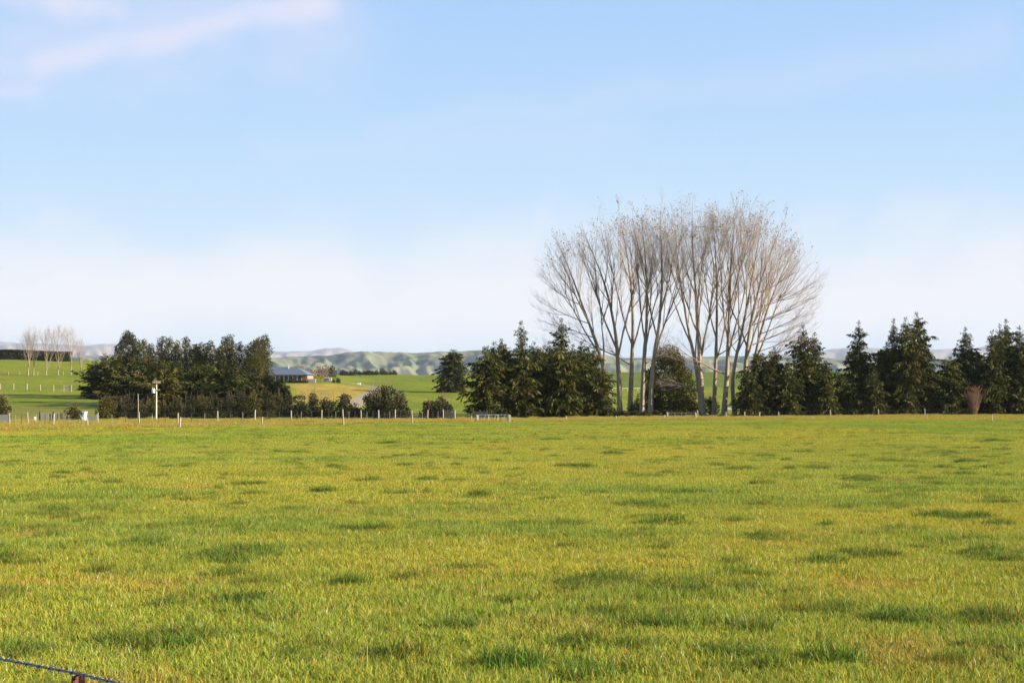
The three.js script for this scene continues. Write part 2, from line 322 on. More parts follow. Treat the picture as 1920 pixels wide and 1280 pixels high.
{
  const grass = new THREE.Group(); grass.name = 'pasture_grass'; grass.userData.kind = 'stuff'; tag(grass, 'short yellow green pasture grass covering the whole field', 'grass'); scene.add(grass);
  const near = [], mid = [], far = [], R = rng(77);
  const fill = (list, d0, d1, step, margin) => {
    for (let d = d0; d < d1; d += step) {
      const half = 0.335 * d + margin;
      for (let x = -half; x < half; x += step) {
        const X = x + (R() - 0.5) * step, D = d + (R() - 0.5) * step;
        if (D > fieldEnd(bearing(X, D))) continue;
        list.push({ p: V(X, groundY(X, -D), -D), r: R() * 6.283, s: 1, h: 0.75 + R() * 0.45 + rank(X, D) * 0.5, c: swardTint(X, D, R), v: Math.floor(R() * 60) });
      }
    }
  };
  fill(near, 5, 34, 0.34, 3); fill(mid, 34, 80, 0.62, 3); fill(far, 80, 290, 1.15, 4);
  scatter('grass_blades', [1, 2, 3, 4, 5, 6].map((k) => grassPatch(k, 0.55, 620, 0.035, 0.12, 0.0075, turfPal, 0.8)), near, grass);
  scatter('grass_blades', [11, 12, 13, 14].map((k) => grassPatch(k, 0.95, 900, 0.04, 0.13, 0.011, turfPal, 0.8)), mid, grass);
  scatter('grass_blades', [21, 22, 23, 24].map((k) => grassPatch(k, 1.75, 1100, 0.05, 0.15, 0.02, turfPal, 0.8)), far, grass);

  // rank dark green tufts: the ones that stand out in the photograph, then many small ones
  const tufts = new THREE.Group(); tufts.name = 'grass_tufts'; tufts.userData.kind = 'stuff'; tag(tufts, 'dark green rank grass tufts dotted over the field', 'grass'); scene.add(tufts);
  const T = [], Q = rng(505);
  const cluster = (b, y, w, dpx) => {                            // picture place, width and depth in pixels
    const d = EYE * FOCAL / (y - HORIZON), wm = w * d / FOCAL, dm = Math.min(wm * 1.1, dpx * d / (y - HORIZON)), n = Math.max(3, Math.round(wm * Math.max(dm, 0.35) * 17));
    const blobs = Array.from({ length: 4 }, () => [(Q() - 0.5) * 0.8, (Q() - 0.5) * 0.9, 0.18 + Q() * 0.3]);
    for (let i = 0; i < n; i++) { const [bx, bz, br] = blobs[Math.floor(Q() * 4)], a = Q() * 6.283, r = Math.pow(Q(), 0.8), X = px(b, d) + (bx + Math.cos(a) * r * br) * wm, D = d + (bz + Math.sin(a) * r * br * 1.4) * dm; T.push({ p: V(X, groundY(X, -D), -D), r: Q() * 6.283, s: 0.65 + Q() * 0.6, h: (0.6 + Q() * 0.6) * (1.2 - r * 0.6), c: [0.85 + Q() * 0.35, 0.85 + Q() * 0.2, 0.9], v: Math.floor(Q() * 60) }); }
  };
  for (const t of [[480, 1045, 180, 24], [310, 1200, 190, 26], [1160, 1095, 110, 20], [1060, 1105, 90, 30], [1280, 1105, 110, 26], [1400, 1105, 90, 26], [1225, 1175, 110, 22], [1340, 1235, 100, 26], [1440, 1240, 90, 26], [1570, 1245, 80, 24], [45, 1222, 110, 30], [985, 993, 70, 10], [1075, 877, 75, 12], [1180, 950, 75, 10], [1300, 925, 60, 10], [1430, 1015, 80, 12], [1640, 900, 110, 14], [1500, 847, 40, 7], [1810, 868, 45, 10], [1870, 945, 45, 12], [1640, 1045, 90, 16], [1790, 975, 110, 16], [1870, 1045, 110, 26], [1030, 828, 50, 8], [1155, 850, 40, 6], [1045, 857, 25, 7], [120, 893, 40, 8], [215, 911, 40, 8], [290, 1025, 90, 16], [390, 993, 50, 12], [470, 912, 60, 9], [690, 1000, 50, 10], [640, 1100, 70, 18], [480, 1130, 90, 18], [850, 1180, 80, 20], [700, 905, 50, 8], [800, 903, 50, 8], [880, 935, 50, 9], [545, 850, 60, 6], [720, 832, 50, 6], [100, 960, 70, 12], [40, 1060, 90, 20], [1410, 828, 40, 5], [1395, 880, 50, 8], [1440, 855, 40, 6], [1530, 880, 45, 8], [1690, 935, 40, 9], [1560, 1060, 60, 14], [1700, 1165, 120, 24], [1850, 1170, 110, 24], [950, 1245, 110, 24], [720, 1235, 90, 24], [560, 1240, 70, 20], [1080, 1270, 90, 24], [430, 1085, 60, 14], [330, 880, 40, 6], [600, 925, 40, 7], [630, 880, 40, 6], [1240, 985, 60, 9], [880, 1075, 60, 14], [1760, 850, 60, 5], [1850, 830, 60, 5], [1570, 1150, 70, 18]]) cluster(...t);
  for (let i = 0; i < 3800; i++) {
    const d = 9 + Math.pow(Q(), 0.6) * 140, x = (Q() - 0.5) * 0.7 * d; if (rank(x, d) < 0.35 && Q() < 0.75) continue;
    const n = 1 + Math.floor(Q() * 4);
    for (let k = 0; k < n; k++) { const X = x + (Q() - 0.5) * 0.5, D = d + (Q() - 0.5) * 0.5; if (D > fieldEnd(bearing(X, D))) continue; T.push({ p: V(X, groundY(X, -D), -D), r: Q() * 6.283, s: 0.5 + Q() * 0.5, h: 0.5 + Q() * 0.55, c: [0.95 + Q() * 0.45, 0.9 + Q() * 0.2, 0.95], v: Math.floor(Q() * 60) }); }
  }
  scatter('tuft_blades', [31, 32, 33].map((k) => grassPatch(k, 0.42, 330, 0.08, 0.24, 0.009, tuftPal, 0.9)), T, tufts);

  // thin straw seed stalks standing above the sward
  const stalks = new THREE.Group(); stalks.name = 'seed_stalks'; stalks.userData.kind = 'stuff'; tag(stalks, 'scattered pale dry seed stalks in the near grass', 'grass'); scene.add(stalks);
  const K = []; for (let i = 0; i < 900; i++) { const d = 8 + Math.pow(Q(), 0.7) * 60, X = (Q() - 0.5) * 0.68 * d; K.push({ p: V(X, groundY(X, -d), -d), r: Q() * 6.283, s: 1, h: 0.7 + Q() * 0.7, c: [1, 0.9 + Q() * 0.2, 1], v: Math.floor(Q() * 60) }); }
  scatter('stalk_blades', [51, 52, 53].map((k) => grassPatch(k, 0.5, 5, 0.12, 0.28, 0.006, [[0.6, 0.55, 0.42, 0.17], [0.4, 0.55, 0.34, 0.10]], 0.8)), K, stalks);

  // pale dry grass along the fences and under the trees
  const dry = new THREE.Group(); dry.name = 'dry_grass'; dry.userData.kind = 'stuff'; tag(dry, 'straw coloured dry grass along the far fences', 'grass'); scene.add(dry);
  const S = [];
  for (let i = 0; i < 7800; i++) {
    const b = -120 + Q() * 2200, f = fenceLine(b), d = f + (Q() * Q() * 1.1 - 0.05) * (fieldEnd(b) - f + 10), X = px(b, d);
    if (fbm(X * 0.2, d * 0.2, 1.9, 3) < -0.05) continue;
    S.push({ p: V(X, groundY(X, -d), -d), r: Q() * 6.283, s: 0.9 + Q() * 0.6, h: 0.6 + Q() * 0.8, c: [0.9 + Q() * 0.25, 0.9 + Q() * 0.2, 0.9], v: Math.floor(Q() * 60) });
  }
  scatter('dry_blades', [41, 42, 43].map((k) => grassPatch(k, 0.8, 240, 0.12, 0.34, 0.016, strawPal, 0.8)), S, dry);
}

// ---------------------------------------------------------------- trees and shrubs
const leafMat = new THREE.MeshPhysicalMaterial({ vertexColors: true, roughness: 0.85, transmission: 0.22, thickness: 0, specularIntensity: 0.15 });
const needleMat = new THREE.MeshPhysicalMaterial({ vertexColors: true, roughness: 0.8, transmission: 0.12, thickness: 0, specularIntensity: 0.15 });
const twigMat = new THREE.MeshStandardMaterial({ vertexColors: true, roughness: 0.9 });
const paleBark = std(0.37, 0.28, 0.18, 0.9, { map: barkTex, bumpMap: barkTex, bumpScale: 0.02 });
const darkBark = std(0.13, 0.10, 0.075, 0.95, { map: barkTex, bumpMap: barkTex, bumpScale: 0.03 });
const pick = (R, pal) => { const c = pal[Math.floor(R() * pal.length)], j = 0.75 + R() * 0.5; return [c[0] * j, c[1] * j, c[2] * j]; };
const unit = (R) => { const z = R() * 2 - 1, a = R() * 6.283, s = Math.sqrt(1 - z * z); return V(s * Math.cos(a), z, s * Math.sin(a)); };
const cedarPal = [[0.048, 0.055, 0.011], [0.064, 0.068, 0.012], [0.038, 0.047, 0.012], [0.092, 0.085, 0.014], [0.115, 0.098, 0.018], [0.053, 0.058, 0.013]];
const rustPal = [[0.13, 0.085, 0.03], [0.10, 0.08, 0.03]];
const darkPal = [[0.044, 0.054, 0.012], [0.06, 0.066, 0.014], [0.038, 0.044, 0.011], [0.085, 0.08, 0.016]];
const olivePal = [[0.095, 0.085, 0.018], [0.078, 0.076, 0.015], [0.125, 0.10, 0.022], [0.06, 0.062, 0.014]];
const gumPal = [[0.064, 0.072, 0.022], [0.053, 0.06, 0.019], [0.092, 0.084, 0.023], [0.11, 0.082, 0.024]];
const hedgePal = [[0.045, 0.05, 0.018], [0.05, 0.052, 0.02], [0.085, 0.062, 0.028], [0.035, 0.04, 0.016]];
const redPal = [[0.26, 0.11, 0.06], [0.20, 0.09, 0.06], [0.30, 0.15, 0.07]];

// conifer with drooping flat sprays and a ragged spire
function conifer(name, label, group, at, H, W, seed, o = {}) {
  const R = rng(seed), t = thing(name, label, 'tree', at, group), s = new Soup(24000), pal = o.pal ?? cedarPal, taper = o.taper ?? 0.75, dens = o.dens ?? 1;
  const lean = V((R() - 0.5) * 0.05, 1, (R() - 0.5) * 0.05), nb = Math.round((H * 13 + 30) * dens), low = o.low ?? 0.03;
  const tp = []; const tr = []; for (let i = 0; i <= 8; i++) { const k = i / 8; tp.push(V(lean.x * H * k, H * k * 0.97 - (i ? 0 : 0.25), lean.z * H * k)); tr.push(Math.max(0.015, H * 0.016 * (1 - k) + 0.02)); }
  part('trunk', tube(tp, tr, 6, 0.2, R), darkBark, t);
  const ro = R() * 50, ragged = (k, a) => clamp(0.86 + (o.rag ?? 1.0) * noise3(Math.cos(a) * 1.1 + ro, k * H * 0.55, Math.sin(a) * 1.1 + ro) + 0.4 * noise3(ro, k * H * 1.3, 2.5), 0.3, 1.5);
  for (let i = 0; i < nb; i++) {
    const k = low + (1 - low) * Math.pow((i + R()) / nb, 0.97), az = i * 2.39996 + R() * 0.9, long = R() < 0.16 ? 1.32 : 0.55 + R() * 0.5;
    const L = (W * (o.cone ? Math.min(1, o.cone * Math.pow(1 - k, 0.85)) : Math.pow(1 - k, taper)) * ragged(k, az) * long + 0.05 + 0.12 * (1 - k)) * (o.shape ? o.shape(k) : 1);
    const out = V(Math.cos(az), 0, Math.sin(az)), side = V(-out.z, 0, out.x), el = lerp(o.el0 ?? -0.1, o.el1 ?? 0.6, k) + (R() - 0.5) * 0.3, dr = (o.droop ?? 0.16) * (0.5 + R());
    const base = V(lean.x * H * k, H * k * 0.985, lean.z * H * k), steps = Math.max(2, Math.round(L / 0.2)), col0 = R() < 0.06 ? rustPal : pal, fs = clamp(0.4 + L * 0.4, 0.4, 1.15), lit = 0.8 + R() * 0.4;
    for (let j = 0; j <= steps; j++) {
      const q = L * (0.1 + 0.9 * j / steps), f = q / L, wd = (0.08 + 0.34 * f * (1.15 - f) * 2) * (0.15 + L * 0.36);
      for (let m = 0; m < (k > 0.93 ? 1 : 3); m++) {
        const off = (R() - 0.5) * 2 * wd, p = base.clone().addScaledVector(out, q).addScaledVector(side, off);
        p.y += el * q - dr * q * q / Math.max(1, L * 0.6) + (R() - 0.5) * 0.16 * fs;
        const d = out.clone().multiplyScalar(0.3 + R() * 0.8).addScaledVector(side, (R() - 0.5) * 1.3); d.y += k > 0.95 ? 0.3 + R() * 1.4 : -0.15 - R() * (o.hang ?? 1.15); d.normalize();
        const w = d.clone().cross(unit(R)).normalize();
        s.kite(p, d, w, (0.26 + R() * 0.56) * fs, (0.1 + R() * 0.13) * fs, (R() - 0.5) * 0.6, pick(R, col0).map((v) => v * lit));
      }
    }
  }
  part('crown', s.build(), needleMat, t);
  return t;
}
// crown of leaf clumps: lobes given as [x, y, z, rx, ry, rz]
function lobes(R, list, leaf, per, pal, o = {}) {
  const s = new Soup(20000);
  for (const [x, y, z, a, b, c] of list) {
    const n = Math.round(per * 9 * (a * b + b * c + a * c) / 3 / (leaf * leaf)), tint = pick(R, pal), own = o.mix ?? 0.5;
    for (let i = 0; i < n; i++) {
      const u = unit(R), lump = 0.8 + 0.34 * noise3(u.x * 2.3 + x * 3, u.y * 2.3 + y * 3, u.z * 2.3 + z * 3) + (R() < (o.stray ?? 0.06) ? R() * 0.25 : 0), r = lump * (R() < 0.72 ? 0.82 + R() * 0.22 : 0.35 + R() * 0.5);
      const p = V(x + u.x * a * r, Math.max(0.02, y + u.y * b * r), z + u.z * c * r);
      const d = unit(R).addScaledVector(u, 0.8); d.y += o.up ?? 0.1; d.normalize();
      const w = d.clone().cross(unit(R)).normalize(), cc = pick(R, pal), L = leaf * (0.7 + R() * 0.8);
      s.kite(p, d, w, L, L * (o.slim ?? 0.5), (R() - 0.5) * 0.6, cc.map((v, k) => lerp(v, tint[k], own)));
    }
  }
  return s.build();
}
function boughs(R, H, list, r0, pos0 = V(0, -0.2, 0), most = 9) {
  const gs = [], top = V((R() - 0.5) * 0.4, H, (R() - 0.5) * 0.4);
  gs.push(tube([pos0, V(0.05, H * 0.35, 0), V(top.x * 0.5, H * 0.7, top.z * 0.5), top], [r0, r0 * 0.8, r0 * 0.5, r0 * 0.15], 7, 0.2, R));
  for (const [x, y, z] of list.slice(0, most)) { const k = clamp(y * 0.55 / H, 0.12, 0.85), a = V(top.x * k, H * k, top.z * k); gs.push(tube([a, a.clone().lerp(V(x, y, z), 0.55).add(V(0, -0.15, 0)), V(x, y, z)], [r0 * 0.45, r0 * 0.3, r0 * 0.08], 5)); }
  return mergeGeometries(gs);
}
// broad round-headed or columnar evergreen
function broad(name, label, group, at, H, W, seed, o = {}) {
  const R = rng(seed), t = thing(name, label, o.category ?? 'tree', at, group), list = [], n = o.n ?? 26, low = o.low ?? 0.1;
  for (let i = 0; i < n; i++) {
    const k = low + (1 - low) * Math.pow((i + 0.5) / n, o.pow ?? 0.85), a = i * 2.4 + R(), prof = o.prof ? o.prof(k) : Math.sqrt(Math.max(0.02, 1 - Math.pow((k - 0.42) / 0.6, 2)));
    const rr = W * prof, sz = (o.lobe ?? 0.36) * W * (0.75 + R() * 0.5) * (0.6 + 0.4 * prof), off = Math.max(0, rr - sz * 0.75) * (0.55 + R() * 0.5);
    list.push([Math.cos(a) * off, Math.max(sz * 0.6, H * k - sz * 0.6), Math.sin(a) * off, sz, sz * (o.tall ?? 1.0), sz]);
  }
  list.push([0, H * (low + 0.25), 0, W * 0.5, H * 0.25, W * 0.5]);
  part('trunk', boughs(R, H * 0.8, list, o.r0 ?? H * 0.02), o.bark ?? darkBark, t);
  part('crown', lobes(R, list, o.leaf ?? 0.26, o.per ?? 1.5, o.pal ?? darkPal, o), o.mat ?? leafMat, t);
  return t;
}
// leafless or nearly leafless tree: path of the main stem in metres from its foot
function bareTree(name, label, group, at, path, r0, seed, o = {}) {
  const R = rng(seed), t = thing(name, label, 'tree', at, group), limbs = [], tw = new Soup(60000), lv = new Soup(2000);
  const H = path[path.length - 1].y, curve = new THREE.CatmullRomCurve3(path), tips = [];
  const N = 22, tp = curve.getSpacedPoints(N), rad = (k) => r0 * (Math.pow(1 - k, 1.15) * 0.94 + 0.025) + (k < 0.05 ? r0 * 0.35 * (1 - k / 0.05) : 0);
  part('trunk', tube(tp, tp.map((_, i) => rad(i / N)), 9, 0.25, R), paleBark, t);
  const twigCol = () => { const j = (0.75 + R() * 0.5) * (o.tone ?? 1); return R() < 0.5 ? [0.38 * j, 0.28 * j, 0.23 * j] : [0.42 * j, 0.345 * j, 0.285 * j]; };
  const sc = o.scale ?? 1, mult = o.twigs ?? 1;
  const twig = (p, d, len, r, depth) => {
    const c = twigCol(), bend = d.clone().addScaledVector(unit(R), 0.25).add(V(0, 0.22, 0)).normalize(), m = p.clone().addScaledVector(d, len * 0.5), e = m.clone().addScaledVector(bend, len * 0.5);
    tw.stick(p, m, r, r * 0.75, c); tw.stick(m, e, r * 0.75, r * 0.45, c);
    if (depth > 0) { const n = Math.max(1, Math.round(len * 3.6 / sc * mult * (0.7 + R() * 0.6))); for (let i = 0; i < n; i++) { const f = 0.2 + R() * 0.8, q = f < 0.5 ? p.clone().lerp(m, f * 2) : m.clone().lerp(e, f * 2 - 1), dd = bend.clone().addScaledVector(unit(R), 0.75).add(V(0, 0.15, 0)).normalize(); twig(q, dd, len * (0.34 + R() * 0.34), r * 0.55, depth - 1); } }
    else if (e.y > H * 0.8) tips.push(e);
  };
  const limb = (start, dir, len, r, up, level) => {
    const pts = [start.clone()], rr = [r], d = dir.clone(), n = 7;
    for (let i = 1; i <= n; i++) { d.add(V((R() - 0.5) * 0.16, up, (R() - 0.5) * 0.16)).normalize(); pts.push(pts[i - 1].clone().addScaledVector(d, len / n)); rr.push(Math.max(0.008 * sc, r * Math.pow(1 - i / n, 0.9))); }
    limbs.push(tube(pts, rr, r > 0.07 ? 6 : 4));
    const c = new THREE.CatmullRomCurve3(pts), m = Math.round(len * 1.25 / sc * mult);
    for (let i = 0; i < m; i++) {
      const k = 0.18 + 0.82 * (i + R()) / m, p = c.getPoint(Math.min(k, 1)), tg = c.getTangent(Math.min(k, 1)), dd = tg.addScaledVector(unit(R), 0.62).add(V(0, 0.18, 0)).normalize();
      twig(p, dd, (0.9 + R() * 1.7) * sc * (1.1 - k * 0.45), (0.008 + 0.007 * R()) * sc, 2);
    }
    if (level > 0) for (let i = 0; i < 5; i++) { const k = 0.18 + 0.6 * R(), p = c.getPoint(k), tg = c.getTangent(k).addScaledVector(unit(R), 0.42).normalize(); limb(p, tg, len * (0.85 - k * 0.45), r * 0.42, up * 0.8 + 0.02, level - 1); }
  };
  const ns = o.stems ?? 11;
  for (let i = 0; i < ns; i++) {
    const k = lerp(o.from ?? 0.24, 0.93, Math.pow((i + R() * 0.8) / ns, 0.9)), p = curve.getPointAt(k), tg = curve.getTangentAt(k), a = i * 2.4 + R(), h = V(Math.cos(a), 0.0, Math.sin(a));
    const leader = k < 0.56 && i % 3 !== 2;
    const len = leader ? (H - p.y) * (0.68 + R() * 0.18) : clamp((H - p.y) * (0.5 + R() * 0.36), 1.8 * sc, 0.4 * H);
    limb(p, tg.clone().addScaledVector(h, leader ? 0.22 + R() * 0.2 : 0.38 + R() * 0.3).normalize(), len, rad(k) * (leader ? 0.52 + R() * 0.14 : 0.34 + R() * 0.14), leader ? 0.02 + R() * 0.03 : 0.045 + R() * 0.05, k < 0.75 ? 1 : 0);
  }
  for (const [k, a, len, up] of o.low ?? []) { const p = curve.getPointAt(k); limb(p, V(Math.cos(a), 0.32, Math.sin(a)).normalize(), len, rad(k) * 0.42, up, 1); }
  for (let i = 0; i < 8; i++) { const k = 0.8 + R() * 0.2, p = curve.getPointAt(k); twig(p, curve.getTangentAt(k).addScaledVector(unit(R), 0.4).normalize(), (1 + R()) * sc, 0.02 * sc, 2); }
  const br = part('branches', mergeGeometries(limbs), paleBark, t);
  part('twigs', tw.build(), twigMat, br);
  const nl = o.leaves ?? 0;
  for (let i = 0; i < nl && tips.length; i++) { const e = tips[Math.floor(R() * tips.length)]; if (e.y < H * 0.86 && R() < 0.8) continue; const d = unit(R), j = 0.8 + R() * 0.4; lv.kite(e, d, d.clone().cross(unit(R)).normalize(), 0.16 + R() * 0.1, 0.13, 0.2, R() < 0.75 ? [0.30 * j, 0.17 * j, 0.06 * j] : [0.28 * j, 0.24 * j, 0.06 * j]); }
  if (lv.n) part('leaves', lv.build(), leafMat, br);
  return t;
}
// low bush of leafy clumps with some bare shoots
function bush(name, label, group, at, H, W, seed, o = {}) {
  const R = rng(seed), t = thing(name, label, 'shrub', at, group), list = [], n = o.n ?? 9;
  for (let i = 0; i < n; i++) { const a = i * 2.4 + R(), r = Math.sqrt((i + 0.3) / n), sz = W * (0.34 + R() * 0.2), y = H * (0.18 + (0.72 - 0.38 * r * r) * R()); list.push([Math.cos(a) * r * (W - sz * 0.6), Math.max(sz * 0.6, y), Math.sin(a) * r * (W - sz * 0.6), sz, Math.min(sz * 0.9, H * 0.3), sz]); }
  list.push([0, H * 0.74, 0, W * 0.38, H * 0.24, W * 0.38], [0, H * 0.32, 0, W * 0.8, H * 0.3, W * 0.7], [W * 0.35, H * 0.14, 0.3, W * 0.65, H * 0.17, W * 0.6], [-W * 0.35, H * 0.14, 0.3, W * 0.65, H * 0.17, W * 0.6]);
  const gs = []; for (let i = 0; i < 6; i++) { const [x, y, z] = list[i % list.length]; gs.push(tube([V(x * 0.15, -0.12, z * 0.15), V(x * 0.5, y * 0.5, z * 0.5), V(x, y, z)], [0.05, 0.035, 0.012], 5)); }
  part('stems', mergeGeometries(gs), darkBark, t);
  part('foliage', lobes(R, list, o.leaf ?? 0.17, o.per ?? 1.6, o.pal ?? hedgePal, { stray: 0.16, up: 0.25, slim: 0.6, ...o }), leafMat, t);
  if (o.shoots) { const s = new Soup(800); for (let i = 0; i < o.shoots; i++) { const a = R() * 6.283, r = R() * W * 0.85, p = V(Math.cos(a) * r, H * (0.45 + R() * 0.3), Math.sin(a) * r), e = p.clone().add(V((R() - 0.5) * 0.5, H * (0.25 + R() * 0.35), (R() - 0.5) * 0.5)); s.stick(p, e, 0.014, 0.006, [0.16, 0.10, 0.06]); for (let k = 0; k < 5; k++) { const q = p.clone().lerp(e, 0.3 + R() * 0.7); s.stick(q, q.clone().addScaledVector(unit(R), 0.3), 0.007, 0.004, [0.17, 0.10, 0.06]); } } part('shoots', s.build(), twigMat, t).userData.kind = 'stuff'; }
  return t;
}
const rel = (at, list, d) => list.map(([p, y, dz = 0]) => V(px(p, d + dz) - at.x, EYE + (HORIZON - y) / FOCAL * (d + dz) - at.y, -(d + dz) - at.z));

// --- the tall bare poplars
{
  const G = 'tall bare poplars in the middle of the tree belt', D = 222;
  const P = [
    [[[1146, 790], [1137, 715, 1], [1122, 655, 1], [1098, 588, 2], [1066, 500, 2], [1040, 438, 3]], 0.42, 'leafless poplar leaning out over the dark conifers'],
    [[[1162, 790], [1160, 700], [1152, 610], [1130, 520, -1], [1104, 455, -1], [1088, 412, -2]], 0.44, 'leafless poplar with lower trunk bent, beside the leaning one'],
    [[[1181, 790], [1184, 700], [1187, 600], [1180, 500, 2], [1168, 430, 2], [1160, 388, 3]], 0.42, 'straight slender leafless poplar, third from the dark conifers'],
    [[[1204, 790], [1207, 690], [1213, 600], [1212, 500, -3], [1206, 430, -3], [1204, 384, -3]], 0.42, 'leafless poplar with thick trunk beside the rounded evergreen'],
    [[[1219, 790, 4], [1224, 690, 4], [1238, 590, 4], [1242, 500, 5], [1240, 420, 5], [1241, 378, 5]], 0.4, 'leafless poplar rising in front of the rounded evergreen'],
    [[[1316, 790], [1308, 705], [1290, 610, -2], [1276, 520, -3], [1268, 440, -3], [1266, 392, -3]], 0.36, 'leafless poplar leaning across the rounded evergreen'],
    [[[1318, 790, 2], [1313, 690, 2], [1309, 590, 2], [1302, 500, 3], [1299, 430, 3], [1300, 376, 3]], 0.46, 'stout pale leafless poplar behind the wire gate'],
    [[[1338, 790, 5], [1342, 690, 5], [1345, 590, 5], [1344, 500, 5], [1340, 430, 5], [1338, 384, 5]], 0.36, 'dark straight leafless poplar next to the stout pale one'],
    [[[1357, 790, -2], [1364, 690, -2], [1368, 590, -2], [1372, 500, -2], [1378, 430, -2], [1384, 377, -2]], 0.42, 'leafless poplar with a forked grey trunk'],
    [[[1378, 790, 3], [1374, 712, 3], [1392, 620, 3], [1408, 540, 3], [1424, 450, 4], [1434, 392, 4]], 0.34, 'slim leafless poplar with a crooked dark foot'],
    [[[1392, 790], [1398, 690], [1410, 600], [1430, 520], [1456, 450, 1], [1476, 405, 1]], 0.42, 'leafless poplar leaning towards the spired conifers'],
    [[[1397, 790, 6], [1412, 690, 6], [1434, 600, 6], [1460, 530, 6], [1490, 470, 6], [1508, 440, 6]], 0.36, 'wide leaning leafless poplar over the ragged conifers'],
  ];
  P.forEach(([list, r, label], i) => {
    const d = D + (i < 3 ? 8 : i === 3 ? 6 : i === 4 ? 0 : 1) + (list[0][2] ?? 0) * 0.5 + (i % 3), at = spot(list[0][0], d), path = rel(at, list.map(([a, b, c]) => [a, b, (c ?? 0) - (list[0][2] ?? 0)]), d);
    path[0].set(0, -0.3, 0);
    const low = i === 0 ? [[0.2, Math.PI * 0.95, 9, 0.06], [0.3, Math.PI * 1.1, 8, 0.05], [0.42, Math.PI, 8, 0.03], [0.5, Math.PI * 1.05, 8, 0.05], [0.6, Math.PI * 0.95, 7, 0.06]] : i === 1 ? [[0.17, Math.PI * 0.97, 10, 0.05], [0.3, Math.PI, 7, 0.04]] : i > 9 ? [[0.24, 0.1, 8, 0.04], [0.34, -0.2, 9, 0.03], [0.44, 0.2, 8, 0.03], [0.52, -0.1, 8, 0.04], [0.6, 0.1, 7, 0.05]] : i === 5 ? [[0.13, Math.PI * 0.9, 5, -0.03]] : i === 8 ? [[0.2, Math.PI * 0.93, 9, 0.05]] : [[0.22 + i * 0.01, i * 1.9, 6, 0.06]];
    bareTree('poplar_tree', label, G, at, path, r, 300 + i, { stems: 10, leaves: 420, low, twigs: 0.86 });
  });
}
// --- conifers of the belt on both sides of the poplars: [bearing, top, half width in px]
{
  const put = (b, top, hw, d, label, group, seed, o) => { const at = spot(b, d), H = EYE + (HORIZON - top) / FOCAL * d - at.y; return conifer('conifer_tree', label, group, at, H, hw * (top > 640 ? 0.95 : 1.05) * d / FOCAL, seed, o); };
  const GL = 'dark conifers beside the poplars and the metal gate', GR = 'ragged conifers along the far fence past the poplars';
  const L = [[912, 648, 30], [926, 640, 28], [942, 634, 28], [962, 662, 26], [979, 600, 26], [998, 640, 30], [1016, 648, 28], [1032, 638, 26], [1053, 594, 30], [1074, 645, 30], [1092, 638, 30], [1112, 648, 32], [1128, 690, 24]];
  const namesL = { 4: 'slender conifer with a tall thin spire, beside the dense dark conifers', 8: 'tallest conifer below the leaning bare poplars, with thin olive top', 12: 'low round conifer at the foot of the leaning poplar' };
  L.forEach(([b, t, hw], i) => put(b, t, hw, 197 + (i % 4) * 4 + i * 0.9, namesL[i] ?? `dense dark conifer, ${ORD[i]} from the silver gate towards the bare poplars`, GL, 600 + i, { cone: i === 4 || i === 8 ? 1.5 : 2.1, dens: 1.3, el0: -0.12 }));
  const Rr = [[1404, 690, 24], [1424, 655, 30], [1452, 650, 28], [1480, 672, 24], [1507, 608, 30], [1527, 622, 24], [1548, 676, 24], [1578, 700, 26], [1611, 600, 34], [1640, 690, 24], [1664, 640, 24], [1680, 596, 24], [1700, 592, 28], [1723, 583, 34], [1752, 692, 26], [1782, 668, 32], [1815, 612, 28], [1838, 660, 26], [1858, 618, 26], [1874, 606, 26], [1889, 597, 30], [1909, 609, 28], [1934, 615, 32], [1962, 605, 32]];
  const namesR = { 4: 'twin spired conifer past the bare poplars, taller spire', 5: 'twin spired conifer past the bare poplars, shorter spire', 8: 'lone pointed conifer with open sky on both sides', 13: 'tallest pointed conifer of the three spired cluster', 15: 'low broad conifer between two taller spires', 16: 'narrow single spired conifer beside the low broad one' };
  Rr.forEach(([b, t, hw], i) => put(b, t, hw, 217 + (b - 1400) * 0.05 + (i % 3) * 3.5, namesR[i] ?? (t > 640 ? `low bushy conifer, ${ORD[i]} of the far row counted from the bare poplars` : `ragged tall conifer, ${ORD[i]} of the far row counted from the bare poplars`), GR, 700 + i, { cone: t < 625 ? 1.8 : 2.3, dens: 1.3, el0: -0.12 }));
}
// rounded evergreen behind the poplars and shrubs about it
{
  const d = 233, at = spot(1254, d);
  broad('evergreen_tree', 'broad rounded olive evergreen behind the bare poplars', undefined, at, EYE + (HORIZON - 648) / FOCAL * d - at.y, 58 * d / FOCAL, 801, { n: 46, low: 0.03, pal: olivePal, lobe: 0.3, leaf: 0.24, per: 1.6 });
  [[1196, 745, 26, 'small dark evergreen shrub between the pale poplar trunks'], [1228, 742, 24, 'brown green shrub at the edge of the rounded evergreen'], [1297, 735, 26, 'twiggy shrub behind the stout pale poplar'], [1332, 742, 20, 'low brown shrub among the poplar feet'], [1400, 732, 22, 'tangled brown shrub beside the last poplar']].forEach(([b, t, hw, label], i) => { const dd = 232 + i * 2, a = spot(b, dd); bush('shrub', label, 'shrubs among the poplar feet', a, EYE + (HORIZON - t) / FOCAL * dd - a.y, hw * dd / FOCAL * 0.9, 820 + i, { pal: i % 2 ? hedgePal : olivePal, shoots: 30, per: 0.8 }); });
}
